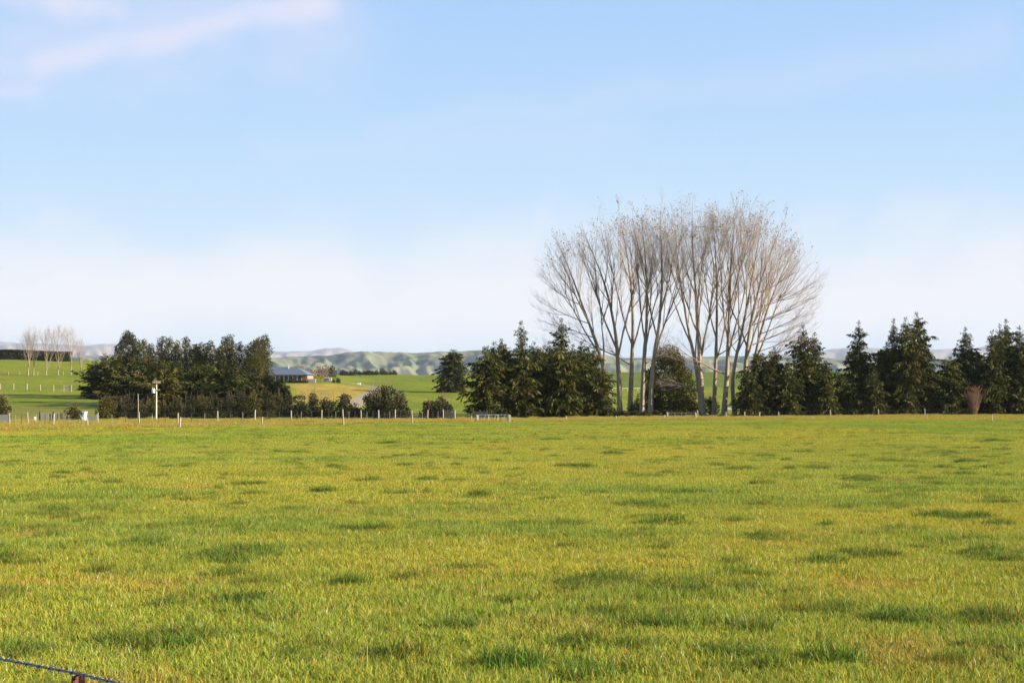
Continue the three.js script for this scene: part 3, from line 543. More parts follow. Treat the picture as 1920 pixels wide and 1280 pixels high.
{
  const G = 'low dark hedge among the poplar feet';
  [1138, 1152, 1170, 1190, 1210, 1230, 1250, 1270, 1290, 1306].forEach((b, i) => { const d = 214 + (i % 2) * 1.2, at = spot(b, d), h = EYE + (HORIZON - 769) / FOCAL * d - at.y; bush('low_hedge_shrub', `low dark shrub at the poplar feet, ${ORD[i]} from the leaning poplar`, G, at, Math.max(0.75, h), 11 * d / FOCAL, 850 + i, { pal: darkPal, n: 6, leaf: 0.14 }); });
}
// --- the grove on the left
{
  const G = 'grove of evergreens below the green hill';
  const H = (top, d, at) => EYE + (HORIZON - top) / FOCAL * d - at.y;
  { const d = 285, at = spot(240, d); broad('cypress_tree', 'large dome topped cypress rising highest in the grove', G, at, H(622, d, at), 44 * d / FOCAL, 901, { n: 44, low: 0.2, pal: gumPal, lobe: 0.27, tall: 1.1, leaf: 0.26, per: 2.0, prof: (k) => Math.pow(Math.max(0.03, 1 - k), 0.42) * 1.15 }); }
  [[268, 636, 13], [281, 645, 13], [303, 632, 15], [317, 633, 12], [330, 640, 14], [347, 631, 13], [365, 646, 16], [375, 642, 14], [392, 641, 18], [410, 650, 14], [426, 629, 21], [448, 641, 14], [466, 644, 14], [479, 637, 16], [493, 629, 20]].forEach(([b, t, hw], i) => {
    const d = 268 + (i * 7) % 22, at = spot(b, d);
    const label = i === 14 ? 'open crowned tree with visible pale trunk at the end of the grove, beside the house' : i === 10 ? 'wide crowned tall tree in the back of the grove' : `narrow upright tree in the grove's back row, ${ORD[i]} from the dome topped cypress`;
    broad('upright_tree', label, G, at, H(t, d, at), hw * 1.2 * d / FOCAL, 910 + i, { n: 24, low: 0.25, pal: i % 3 === 1 ? olivePal : gumPal, lobe: 0.42, tall: 1.25, leaf: 0.24, per: 1.9, prof: (k) => Math.min(1, 0.75 + k) * Math.sqrt(Math.max(0.05, 1 - Math.pow((k - 0.45) / 0.6, 2))), bark: i === 14 ? paleBark : darkBark });
  });
  [[178, 678, 34], [196, 664, 34], [218, 666, 32], [248, 668, 34], [276, 672, 34], [304, 676, 34], [334, 678, 34], [364, 682, 34], [392, 680, 34], [420, 680, 32], [448, 690, 34], [476, 696, 32], [502, 700, 32], [524, 710, 26], [538, 728, 18]].forEach(([b, t, hw], i) => {
    const d = 226 + (i * 11) % 18 + ([52, 34, 20][i] ?? 0), at = spot(b, d), label = i === 0 ? 'outermost sprawling conifer of the grove, above the shaded grass' : i === 14 ? 'small conifer ending the grove beside the dark hedge' : `dense bushy conifer in the grove's front, ${ORD[i]} from the open hillside`;
    const o = { pal: i % 3 === 2 ? olivePal : darkPal, taper: 0.5, dens: 1.35, droop: 0.05, el0: 0.0, el1: 0.9, hang: 0.4, shape: (k) => 0.75 + 0.4 * Math.sin(Math.PI * clamp(k * 1.3, 0, 1)) };
    conifer('conifer_tree', label, G, at, H(t, d, at), hw * d / FOCAL, 940 + i, o);
  });
  // hedge plants in front of the grove
  const GH = 'dark hedge shrubs behind the post and wire fence';
  [[200, 742, 22], [222, 752, 20], [240, 742, 22], [262, 752, 20], [284, 748, 20], [306, 752, 20], [330, 746, 22], [354, 740, 22], [378, 738, 22], [402, 740, 22], [426, 738, 22], [450, 734, 24], [474, 736, 22], [498, 732, 24], [522, 734, 22], [540, 742, 18]].forEach(([b, t, hw], i) => { const d = 189 + (i % 3) * 2.5, at = spot(b, d); bush('hedge_shrub', i === 0 ? 'brown leaved bush at the open end of the hedge' : `dense dark hedge shrub below the grove, ${ORD[i]} from the white water tank`, GH, at, H(t, d, at), hw * d / FOCAL, 970 + i, { shoots: 6, pal: i % 4 === 0 ? olivePal : hedgePal }); });
  [[566, 738, 22, 'leafy bush beside the end of the grove'], [586, 734, 22, 'leafy bush with reddish shoots on the slope below the house'], [612, 744, 20, 'low gap filling bush below the house'], [644, 736, 24, 'bush standing before the gravel track'], [664, 756, 18, 'low bush at the foot of the gravel track'], [700, 730, 26, 'tall dark bush on the track side of the big bush'], [724, 724, 30, 'largest dark bush of the row, with glossy leaves'], [746, 738, 26, 'dark bush sloping down to the fence gap'], [806, 752, 20, 'dark lone bush beside the yard rails, lower half'], [826, 742, 26, 'dark lone bush beside the yard rails, taller half']].forEach(([b, t, hw, label], i) => { const d = 184 + (i % 3) * 2, at = spot(b, d); bush('hedge_shrub', label, GH, at, H(t, d, at), hw * d / FOCAL, 990 + i, { shoots: 26, pal: hedgePal, leaf: 0.2 }); });
  { const d = 168, at = spot(4, d); bush('garden_shrub', 'olive bush behind the pale timber rails', undefined, at, H(736, d, at), 19 * d / FOCAL, 1010, { pal: olivePal, shoots: 16 }); }
  { const d = 166, at = spot(139, d); bush('garden_shrub', 'grey green bush beside the white water tank', undefined, at, H(758, d, at), 16 * d / FOCAL, 1011, { pal: olivePal, shoots: 12 }); }
}
// --- solitary and distant trees
{
  const H = (top, d, at) => EYE + (HORIZON - top) / FOCAL * d - at.y;
  { const d = 395, at = spot(848, d); conifer('conifer_tree', 'solitary dark shaggy conifer on the green slope', undefined, at, H(656, d, at), 36 * d / FOCAL, 1101, { pal: darkPal, taper: 0.42, dens: 2.2, el0: -0.25, hang: 1.0, rag: 0.35 }); }
  { const d = 400, at = spot(1653, d); conifer('conifer_tree', 'distant dark pine seen between two pointed conifers', undefined, at, H(656, d, at), 17 * d / FOCAL, 1102, { pal: darkPal, taper: 0.4, dens: 1.4 }); }
  [[52, 620, 400], [62, 626, 402], [86, 618, 401], [108, 615, 402], [132, 616, 404], [150, 640, 405]].forEach(([b, t, d], i) => { const at = spot(b, d), h = H(t, d, at); bareTree('bare_hill_tree', ['slender bare tree before the clipped hedge, beside its brushy twin', 'brushy bare tree before the clipped hedge', 'bare tree with three stems before the clipped hedge', 'tallest bare tree on the green hill', 'forked bare tree at the end of the clipped hedge', 'small bare sapling beside the grove on the hill'][i], 'bare trees on the green hill', at, [V(0, -0.2, 0), V(0.1, h * 0.3, 0), V(-0.15, h * 0.65, 0.1), V(0.1, h, 0)], 0.15, 1200 + i, { stems: 11, from: 0.12, scale: 0.8, twigs: 0.72, tone: 0.7 }); });
  { const d = 150, at = spot(-92, d), h = H(500, d, at); bareTree('bare_field_tree', 'bare tree beyond the hedge with twigs reaching into view', undefined, at, [V(0, -0.2, 0), V(0.3, h * 0.3, 0), V(0, h * 0.65, 0.3), V(0.2, h, 0)], 0.25, 1300, { stems: 9, leaves: 120 }); }
  // trees about the house
  [[560, 683, 16, 448, 'orange leaved garden tree behind the house roof', redPal], [585, 690, 10, 462, 'dull red shrub tree at the end of the house', redPal], [598, 684, 14, 470, 'reddish brown autumn tree beyond the house', redPal], [611, 682, 12, 468, 'dark red autumn tree beside the tall green garden tree', redPal], [622, 684, 11, 446, 'tall green garden tree beside the autumn trees', gumPal]].forEach(([b, t, hw, d, label, pal], i) => { const at = spot(b, d); broad('garden_tree', label, 'garden trees about the house', at, H(t, d, at), hw * d / FOCAL, 1400 + i, { n: 12, low: 0.2, pal, lobe: 0.42, leaf: 0.3, per: pal === redPal ? 0.55 : 1.2 }); });
  { const d = 434, at = spot(634, d); broad('clipped_bush', 'small round clipped bush on the lawn by the house', undefined, at, H(707, d, at), 5.5 * d / FOCAL, 1410, { category: 'shrub', n: 7, low: 0.02, pal: darkPal, lobe: 0.7, leaf: 0.16 }); }
  { const d = 434, at = spot(625, d); broad('clipped_bush', 'small brown bush beside the clipped round one', undefined, at, H(711, d, at), 4 * d / FOCAL, 1411, { category: 'shrub', n: 6, low: 0.02, pal: redPal, lobe: 0.7, leaf: 0.16 }); }
  // shelter belt on the skyline
  for (let i = 0; i < 13; i++) { const R = rng(1500 + i), b = 640 + i * 8.2 + R() * 3, d = 640 + R() * 20, at = spot(b, d), t = (i === 9 ? 688 : 693) + R() * 3; broad('shelter_tree', i === 9 ? 'tallest tree in the far shelter belt' : `small dark tree in the far shelter belt, ${ORD[i]} from the house`, 'far shelter belt on the green skyline', at, Math.max(1.6, H(t, d, at)), (5 + R() * 3) * d / FOCAL, 1500 + i, { n: 8, low: 0.05, pal: i < 5 ? hedgePal : darkPal, lobe: 0.6, leaf: 0.34 }); }
  // leafless reddish shrub by the far fence, and brown thicket
  { const d = 236, at = spot(1826, d); const R = rng(1600), s = new Soup(4000), t = thing('bare_shrub', 'bare reddish shrub with upright shoots before the dark conifers', 'shrub', at);
    for (let i = 0; i < 170; i++) { const a = R() * 6.283, r = R() * 0.4, p = V(Math.cos(a) * r, -0.05, Math.sin(a) * r), e = V(Math.cos(a) * (r + R() * 1.3), 2.2 + R() * 2.2, Math.sin(a) * (r + R() * 1.3)), m = p.clone().lerp(e, 0.5).add(V(0, 0.2, 0)), c = [0.26, 0.15, 0.09].map((v) => v * (0.7 + R() * 0.6)); s.stick(p, m, 0.02, 0.014, c); s.stick(m, e, 0.014, 0.006, c); for (let k = 0; k < 6; k++) { const q = m.clone().lerp(e, R()); s.stick(q, q.clone().add(unit(R).multiplyScalar(0.3)).add(V(0, 0.35, 0)), 0.008, 0.004, c); } }
    part('shoots', s.build(), twigMat, t).userData.kind = 'stuff'; }
  [[1880, 752, 26, 'brown thicket below the spired conifers by the fence'], [1572, 730, 18, 'rust coloured shrub showing between the conifers']].forEach(([b, t, hw, label], i) => { const d = 244, at = spot(b, d); bush('shrub', label, undefined, at, H(t, d, at), hw * d / FOCAL, 1610 + i, { pal: redPal, shoots: 50, per: 0.5 }); });
}
// clipped hedge on the hill top
{
  const R = rng(1700), d = 512, a = spot(-90, d), b = spot(133, d), t = thing('clipped_hedge', 'long clipped hedge with browned top along the hill crest', 'hedge', spot(20, d)), s = new Soup(30000);
  for (let i = 0; i < 34000; i++) {
    const u = R(), f = R(), top = 3.0 + noise3(u * 60, 1, 2) * 0.12, dep = 1.1, face = R(), y = face < 0.6 ? R() * top : top - R() * 0.3;
    const x = lerp(a.x, b.x, u), zz = -d + (face < 0.45 ? dep : face < 0.6 ? -dep : (R() * 2 - 1) * dep) + (R() - 0.5) * 0.25, gy = groundY(x, -d);
    const dir = unit(R), brown = y > top - 0.5 + noise3(u * 90, 3, 1) * 0.3;
    s.kite(V(x - t.position.x, gy + y - t.position.y - 0.05, zz - t.position.z), dir, dir.clone().cross(unit(R)).normalize(), 0.3 + R() * 0.25, 0.2, 0.1, pick(R, brown ? [[0.10, 0.045, 0.03], [0.08, 0.045, 0.03]] : darkPal));
  }
  for (let i = 0; i < 26; i++) { const x = lerp(a.x, b.x, (i + 0.5) / 26), gy = groundY(x, -d); part('stem', tube([V(x - t.position.x, gy - t.position.y - 0.2, 0), V(x - t.position.x + 0.1, gy - t.position.y + 2.2, 0)], [0.1, 0.04], 5), darkBark, t); }
  part('foliage', s.build(), leafMat, t);
}

// ---------------------------------------------------------------- fences, gates, house, pole and small things
const postMat = std(0.37, 0.305, 0.21, 0.9, { map: woodTex, bumpMap: woodTex, bumpScale: 0.006 });
const greyWood = std(0.42, 0.37, 0.31, 0.9, { map: woodTex, bumpMap: woodTex, bumpScale: 0.006 });
const darkWood = std(0.10, 0.085, 0.07, 0.9, { map: woodTex });
const galv = std(0.55, 0.55, 0.54, 0.45, { metalness: 0.6 });
const wireMat = std(0.12, 0.115, 0.11, 0.7);
const whitePaint = std(0.80, 0.79, 0.75, 0.6);
const boxGeo = (w, h, d, x = 0, y = 0, z = 0) => { const g = new THREE.BoxGeometry(w, h, d); g.translate(x, y, z); return g; };
// chamfered board
function board(w, h, d) {
  const c = Math.min(w, h, d) * 0.12, s = new THREE.Shape(); s.moveTo(-w / 2 + c, -h / 2 + c); s.lineTo(w / 2 - c, -h / 2 + c); s.lineTo(w / 2 - c, h / 2 - c); s.lineTo(-w / 2 + c, h / 2 - c); s.closePath();
  const g = new THREE.ExtrudeGeometry(s, { depth: d - 2 * c, bevelEnabled: true, bevelSize: c, bevelThickness: c, bevelSegments: 1 }); g.translate(0, 0, -(d - 2 * c) / 2); return g;
}
function postGeo(h, r, seed) { const R = rng(seed); return mergeGeometries([tube([V(0, -0.3, 0), V((R() - 0.5) * 0.02, h * 0.5, 0), V((R() - 0.5) * 0.06, h - 0.02, (R() - 0.5) * 0.05), V((R() - 0.5) * 0.06, h, 0)], [r, r * 0.98, r * 0.94, r * 0.8], 8, 0.15, R)]); }
function capTop(g, h, r) { const c = new THREE.CylinderGeometry(r * 0.8, r * 0.86, 0.03, 8); c.translate(0, h, 0); return mergeGeometries([g.toNonIndexed(), c.toNonIndexed()].map((q) => { q.deleteAttribute('uv'); return q; })); }
// post and wire fence through places [bearing, distance, height above ground, thick]
function wireFence(name, label, places, wires, opt = {}) {
  const ps = places.map(([b, d, h, r]) => ({ at: spot(b, d), h: h ?? 1.05, r: r ?? 0.065 })), mid = ps[Math.floor(ps.length / 2)].at, t = thing(name, label, 'fence', mid);
  ps.forEach((p, i) => { if (p.h <= 0) return; const m = part('post', capTop(postGeo(p.h, p.r, 2000 + i), p.h, p.r), i % 5 === 3 ? greyWood : postMat, t); m.position.copy(p.at).sub(mid); });
  for (const wy of wires) {
    const pts = []; ps.forEach((p, i) => { const a = p.at.clone().sub(mid).add(V(0, wy * (p.h > 0 ? p.h : 1), p.r * 0.9)); if (i) { const b = pts[pts.length - 1], s = b.clone().lerp(a, 0.5); s.y -= 0.015; pts.push(s); } pts.push(a); });
    part('wire', tube(pts, pts.map(() => 0.0021), 4), wireMat, t);
  }
  // thin battens between the posts
  const R = rng(opt.seed ?? 5);
  if (opt.battens) for (let i = 1; i < ps.length; i++) for (let k = 1; k <= opt.battens; k++) { const f = k / (opt.battens + 1), a = ps[i - 1].at.clone().lerp(ps[i].at, f); a.y = groundY(a.x, a.z); const g = board(0.045, 0.95, 0.035); const m = part('batten', g, R() < 0.6 ? darkWood : greyWood, t); m.position.copy(a).sub(mid).add(V(0, 0.5, 0.03)); }
  return t;
}
wireFence('wire_fence', 'low post and wire fence across the field, in front of the taller one', [[-120, 108], [-20, 112], [164, 119, 0.85], [338, 121, 0.85], [492, 133, 0.8], [644, 136, 0.85], [773, 148, 0.85], [884, 157, 0.7]].map(([b, d, h]) => [b, d, h ?? 0.9, 0.06]), [0.35, 0.65, 0.93], { seed: 8 });
wireFence('wire_fence', 'tall close set post and wire fence before the dark hedge', [[-40, 132], [18, 133], [52, 134], [101, 136], [184, 141], [261, 144], [334, 146], [408, 153], [478, 159], [546, 163], [603, 165], [643, 166], [677, 168], [710, 169], [741, 171], [772, 172], [802, 174], [831, 176], [853, 177]].map(([b, d], i) => [b, d, 1.08 + (i % 3) * 0.05, i < 5 ? 0.058 : 0.068]), [0.2, 0.4, 0.6, 0.8, 0.95], { battens: 2, seed: 9 });
wireFence('wire_fence', 'low wire fence before the dark conifers, between the two gates', [[957, 160, 0.75], [1061, 160, 0.62], [1155, 164, 0.62], [1246, 172, 0.6]].map((p) => [...p, 0.06]), [0.5, 0.9], {});
wireFence('wire_fence', 'wire fence at the feet of the far conifer row', [[1308, 196], [1361, 197, 0.75], [1396, 198, 0.75], [1424, 200, 0.75], [1460, 203, 0.75], [1557, 205, 1.0], [1647, 217, 1.0], [1734, 224, 1.0], [1820, 238, 0.95], [1895, 245, 0.95], [1990, 252, 0.95]].map(([b, d, h]) => [b, d, h ?? 0.9, 0.07]), [0.4, 0.7, 0.93], {});
wireFence('wire_fence', 'thin low posts standing out in the grass before the conifer row', [[1523, 174, 0.5], [1626, 174, 0.6], [1738, 174, 0.7], [1860, 158, 0.8], [1990, 150, 0.8]].map((p) => [...p, 0.045]), [0.85], {});
wireFence('hill_fence', 'pale post fence crossing the green hillside', [[-60, 312], [0, 310], [25, 309], [50, 308], [75, 307], [100, 306], [119, 305]].map((p) => [...p, 1.15, 0.1]), [0.4, 0.7, 0.95], {});
wireFence('hill_fence', 'thin fence at the feet of the bare hill trees', [[-60, 402], [15, 402], [36, 401], [70, 401], [118, 402]].map((p) => [...p, 0.9, 0.07]), [0.5, 0.9], {});

// farm gates: frame of round rail, uprights and slanted braces, hung between two posts
function pipeGate(label, b0, b1, d, h, postH, braces, mat) {
  const A = spot(b0, d), B = spot(b1, d), t = thing('metal_gate', label, 'gate', A), w = B.x - A.x, r = 0.022;
  for (const x of [0, w]) { const m = part('post', capTop(postGeo(postH, 0.11, 50 + b0), postH, 0.11), postMat, t); m.position.set(x, x ? B.y - A.y : 0, 0); }
  const x0 = 0.17, x1 = w - 0.17, y0 = 0.16, y1 = h, line = (a, b, rr = r) => tube([a, b], [rr, rr], 8);
  part('rail', line(V(x0, y1, 0.02), V(x1, y1, 0.02), 0.03), mat, t); part('rail', line(V(x0, y0, 0.02), V(x1, y0, 0.02)), mat, t);
  for (const x of [x0, x1]) part('stile', line(V(x, y0, 0.02), V(x, y1, 0.02)), mat, t);
  for (let k = 1; k < 5; k++) part('mesh_wire', line(V(x0, lerp(y0, y1, k / 5), 0.02), V(x1, lerp(y0, y1, k / 5), 0.02), 0.005), mat, t);
  for (const [xa, xb] of braces) part('brace', line(V(lerp(x0, x1, xa), y0, 0.035), V(lerp(x0, x1, xb), y1, 0.035), 0.02), mat, t);
  for (const y of [y0 + 0.1, y1 - 0.1]) part('hinge', line(V(0.05, y, 0.03), V(x0, y, 0.03), 0.025), galv, t);
}
pipeGate('silver pipe gate with slanted braces between two pale posts', 894, 954, 160, 0.78, 0.78, [[0.16, 0.26], [0.36, 0.36], [0.52, 0.62], [0.68, 0.68], [0.84, 0.94]], galv);
pipeGate('dull wire gate between two stout posts before the bare poplars', 1251, 1304, 188, 0.66, 0.72, [[0.3, 0.22], [0.5, 0.5], [0.75, 0.66]], std(0.22, 0.21, 0.2, 0.6, { metalness: 0.4 }));
// timber rail panels
function railPanel(name, label, category, b0, b1, d, h, n, mat, postMat2, o = {}) {
  const A = spot(b0, d), B = spot(b1, d), t = thing(name, label, category, A), w = B.x - A.x, R = rng(b0 + 99);
  const np = o.posts ?? 2; for (let i = 0; i < np; i++) { const x = w * i / (np - 1), m = part('post', board(0.13, h + 0.35, 0.13), postMat2, t); m.position.set(x, (h + 0.35) / 2 - 0.27, -0.09); }
  for (let k = 0; k < n; k++) { const y = 0.12 + (h - 0.2) * (k + 0.5) / n, m = part('rail', board(w + 0.1, (h / n) * (o.fill ?? 0.62), 0.04), mat, t); m.position.set(w / 2, y, 0.0); m.rotation.z = (R() - 0.5) * 0.008; }
}
railPanel('yard_rails', 'pale timber yard rails beneath the olive bush', 'fence', -46, 16, 150, 0.9, 5, greyWood, greyWood, { posts: 4, fill: 0.72 });
railPanel('yard_rails', 'dark lattice of yard rails beside the lone dark bush', 'fence', 834, 853, 178, 1.0, 6, darkWood, darkWood);
railPanel('yard_rails', 'dark timber hurdle behind the silver pipe gate', 'fence', 887, 913, 178, 1.05, 6, darkWood, darkWood, { posts: 3, fill: 0.5 });
railPanel('yard_rails', 'pale boards beside the white water tank', 'fence', 163, 181, 168, 0.72, 4, greyWood, greyWood, { fill: 0.8 });
// weathered paling fence
{
  const A = spot(74, 168), B = spot(126, 168), t = thing('paling_fence', 'weathered grey paling fence in the grass below the hill', 'fence', A), w = B.x - A.x, R = rng(61), n = 24, g = board(0.09, 0.85, 0.025);
  for (let i = 0; i < n; i++) { if (R() < 0.12) continue; const m = part('paling', g, R() < 0.25 ? darkWood : greyWood, t); m.position.set(w * (i + 0.5) / n, 0.36 + R() * 0.1, 0.04); m.rotation.z = (R() - 0.5) * 0.06; }
  for (const y of [0.2, 0.62]) { const m = part('rail', board(w, 0.07, 0.045), greyWood, t); m.position.set(w / 2, y, 0); }
  for (const x of [0, w * 0.5, w]) { const m = part('post', board(0.13, 1.3, 0.13), darkWood, t); m.position.set(x, 0.38, -0.1); }
}
// white tank on a plinth, and a small white trough
{
  const at = spot(155, 170), t = thing('water_tank', 'white square water tank beside the grey green bush', 'tank', at);
  let m = part('body', board(0.74, 0.95, 0.8), whitePaint, t); m.position.y = 0.5;
  m = part('lid', board(0.82, 0.07, 0.88), whitePaint, t); m.position.y = 1.01;
  m = part('plinth', board(1.5, 0.5, 0.9), std(0.6, 0.58, 0.54), t); m.position.set(-0.3, 0.0, 0.05);
  const a2 = spot(65, 168), t2 = thing('stone_block', 'small pale block among the palings', 'block', a2);
  m = part('block', new THREE.DodecahedronGeometry(0.22, 1), std(0.62, 0.56, 0.5), t2); m.scale.set(0.9, 1.3, 0.8); m.position.y = 0.2;
}
// hurdle gate on the hill fence
{
  const A = spot(119, 305), B = spot(133, 305), t = thing('timber_gate', 'small timber gate with a slanted stay on the hillside fence', 'gate', A), w = B.x - A.x;
  for (const x of [0, w]) { const m = part('post', board(0.16, 1.5, 0.16), greyWood, t); m.position.set(x, 0.55, 0); }
  for (let k = 0; k < 4; k++) { const m = part('rail', board(w - 0.16, 0.1, 0.05), greyWood, t); m.position.set(w / 2, 0.3 + k * 0.27, 0); }
  part('stay', tube([V(-0.75, -0.1, 0), V(-0.08, 0.95, 0)], [0.06, 0.06], 6), greyWood, t);
}
// power pole
{
  const d = 182, at = spot(293, d), h = EYE + (HORIZON - 714.5) / FOCAL * d - at.y, t = thing('power_pole', 'concrete power pole with crossarm and transformer before the grove', 'pole', at), y = (p) => EYE + (HORIZON - p) / FOCAL * d - at.y, conc = std(0.52, 0.50, 0.38, 0.85, { bumpMap: woodTex, bumpScale: 0.004 });
  part('pole', tube([V(0, -0.4, 0), V(0, h, 0)], [0.10, 0.065], 10), conc, t);
  const arm = part('crossarm', board(0.9, 0.1, 0.09), std(0.5, 0.36, 0.28), t); arm.position.set(0, y(717.5), 0.11);
  for (const x of [-0.38, -0.2, 0.2, 0.38]) { const g = new THREE.LatheGeometry([[0, 0], [0.035, 0.005], [0.03, 0.05], [0.065, 0.07], [0.06, 0.11], [0.03, 0.13], [0, 0.14]].map(([a, b]) => new THREE.Vector2(a, b)), 10); const m = part('insulator', g, std(0.6, 0.42, 0.34, 0.3), t); m.position.set(x, y(717.5) - 0.12 + 0.17, 0.11); }
  const a2 = part('bracket', board(0.85, 0.08, 0.08), conc, t); a2.position.set(0.0, y(730.5), 0.1);
  const tr = part('transformer', new THREE.LatheGeometry([[0, 0], [0.17, 0.0], [0.19, 0.03], [0.19, 0.38], [0.2, 0.4], [0.18, 0.43], [0, 0.46]].map(([a, b]) => new THREE.Vector2(a, b)), 14), std(0.68, 0.69, 0.68, 0.5), t); tr.position.set(-0.33, y(737), 0.1);
  for (const x of [-0.42, -0.25]) { const m = part('bushing', new THREE.CylinderGeometry(0.025, 0.04, 0.18, 8), std(0.7, 0.7, 0.68, 0.4), t); m.position.set(x, y(737) + 0.53, 0.1); }
}
// wooden stake
{ const d = 186, at = spot(259, d), t = thing('timber_stake', 'thin pale stake standing among the hedge shrubs', 'stake', at); part('stake', capTop(postGeo(EYE + (HORIZON - 738) / FOCAL * d - at.y, 0.05, 7), EYE + (HORIZON - 738) / FOCAL * d - at.y, 0.05), postMat, t); }

// house on the rise
{
  const d = 436, at = spot(545, d), t = thing('farm_house', 'low farm house with blue grey hipped roof and brick veranda', 'house', at); t.rotation.y = -0.12;
  const roofM = std(0.115, 0.135, 0.16, 0.65), brick = std(0.44, 0.22, 0.13, 0.9), glass = std(0.03, 0.035, 0.04, 0.1), cream = std(0.62, 0.52, 0.42, 0.8);
  const W = 15, D = 9, eave = 1.9, ridge = 4.1, cx = -1.6;
  part('wall', boxGeo(W - 1.2, eave + 1.0, D - 2.6, cx, (eave - 1.0) / 2, -0.6), brick, t);
  const hip = (w, dp, y0, y1, run, x, z) => { const a = [[-w / 2, y0, dp / 2], [w / 2, y0, dp / 2], [w / 2, y0, -dp / 2], [-w / 2, y0, -dp / 2], [-w / 2 + run, y1, 0], [w / 2 - run, y1, 0]], f = [[0, 1, 5], [0, 5, 4], [1, 2, 5], [2, 3, 4], [2, 4, 5], [3, 0, 4], [0, 3, 2], [0, 2, 1]], p = []; for (const tri of f) for (const k of tri) p.push(a[k][0] + x, a[k][1], a[k][2] + z); const g = new THREE.BufferGeometry(); g.setAttribute('position', new THREE.Float32BufferAttribute(p, 3)); g.computeVertexNormals(); return g; };
  const roof = part('roof', hip(W, D, eave, ridge, 4.2, cx, 0), roofM, t);
  part('flue', tube([V(cx + 1.2, 3.4, 0.9), V(cx + 1.2, 4.35, 0.9)], [0.12, 0.12], 8), galv, roof);
  part('gutter', boxGeo(W + 0.06, 0.14, 0.12, cx, eave - 0.05, D / 2 + 0.05), std(0.16, 0.17, 0.2, 0.5), roof);
  part('wing_roof', hip(8, 6.5, eave - 0.05, ridge + 0.25, 3, cx - 6.5, -2.2), roofM, t);
  part('wing_wall', boxGeo(6.6, eave + 1.0, 5, cx - 6.5, (eave - 1.05) / 2, -2.2), brick, t);
  for (const x of [-6.4, -5.2, -4.0, -2.8, -1.6, -0.4, 0.8, 2.0, 3.2, 4.4]) part('veranda_post', boxGeo(0.16, eave + 0.6, 0.16, cx + x, (eave - 0.7) / 2, D / 2 - 0.35), cream, t);
  for (const [x, w] of [[-5, 1.2], [-2.2, 1.6], [1.6, 2.6], [4.4, 1.6]]) { const m = part('window', boxGeo(w + 0.14, 1.15, 0.08, cx + x, 0.95, D / 2 - 1.86), cream, t); part('pane', boxGeo(w, 1.0, 0.05, cx + x, 0.95, D / 2 - 1.82), glass, m); }
  part('door', boxGeo(0.9, 1.6, 0.07, cx - 0.2, 0.55, D / 2 - 1.86), std(0.2, 0.12, 0.08), t);
  part('terrace_wall', boxGeo(2.6, 1.1, 0.3, cx + W / 2 + 0.6, 0.25, D / 2 - 1.0), cream, t);
  const R = rng(71); for (const [x, w, h] of [[2.6, 1.3, 1.1], [4.6, 1.0, 0.9], [6.2, 0.9, 0.8]]) { const dd = 431, a = V(at.x + cx + x, 0, -dd); a.y = groundY(a.x, a.z); bush('garden_shrub', `dark shrub planted before the house veranda, ${h} metres high`.replace(/, .*/, h > 1 ? ', the largest of three' : h > 0.85 ? ', the middle of three' : ', the smallest of three'), 'shrubs before the veranda', a, h, w, 3000 + x * 10, { pal: darkPal, leaf: 0.14, n: 6 }); }
}
{ // shed and pale pillar beside the garden tree, white trough on the slope
  const d = 440; let at = spot(613, d), t = thing('garden_shed', 'small dark shed beside the tall green garden tree', 'shed', at);
  part('wall', boxGeo(1.45, 1.2, 1.2, 0, 0.35, 0), std(0.22, 0.19, 0.18), t); { const m = part('roof', board(1.6, 0.09, 1.5), std(0.45, 0.44, 0.42), t); m.position.y = 1.0; m.rotation.x = 0.08; } part('door', boxGeo(0.6, 0.85, 0.05, -0.2, 0.4, 0.61), std(0.16, 0.14, 0.13), t);
  at = spot(621, d); t = thing('gate_pillar', 'pale pillar next to the dark garden shed', 'pillar', at); { let m = part('shaft', board(0.3, 1.3, 0.3), std(0.66, 0.58, 0.46), t); m.position.y = 0.4; m = part('cap', board(0.4, 0.1, 0.4), std(0.66, 0.6, 0.5), t); m.position.y = 1.1; }
  at = spot(673, 436); t = thing('water_trough', 'small white trough beside the top of the track', 'trough', at); { let m = part('basin', board(0.9, 0.5, 0.6), whitePaint, t); m.position.y = 0.2; m = part('rim', board(0.96, 0.06, 0.66), whitePaint, t); m.position.y = 0.47; }
}
// white rail beyond the poplars, pale trough under them, pale concrete edge by the far fence
{
  const d = 430, A = spot(1139, d), B = spot(1205, d), t = thing('white_rail', 'white rail fence on the slope behind the poplar trunks', 'fence', A), w = B.x - A.x, n = 7, y = EYE + (HORIZON - 727) / FOCAL * d - A.y;
  for (let i = 0; i <= n; i++) { const x = w * i / n, gy = groundY(A.x + x, -d) - A.y, h = Math.max(0.6, y - gy); const m = part('post', board(0.12, h + 0.4, 0.12), whitePaint, t); m.position.set(x, gy + h / 2 - 0.2, -0.07); }
  const m = part('rail', board(w, 0.16, 0.06), whitePaint, t); m.position.set(w / 2, y - 0.06, 0.03);
  const d2 = 300, at = spot(1374, d2), t2 = thing('pale_building', 'long low pale shed glimpsed under the poplars', 'shed', at); part('wall', boxGeo(3.6, 1.1, 2.5, 0, 0.4, 0), std(0.75, 0.72, 0.66), t2); { const q = part('roof', board(3.9, 0.1, 2.9), std(0.5, 0.5, 0.5), t2); q.position.y = 1.0; }
}
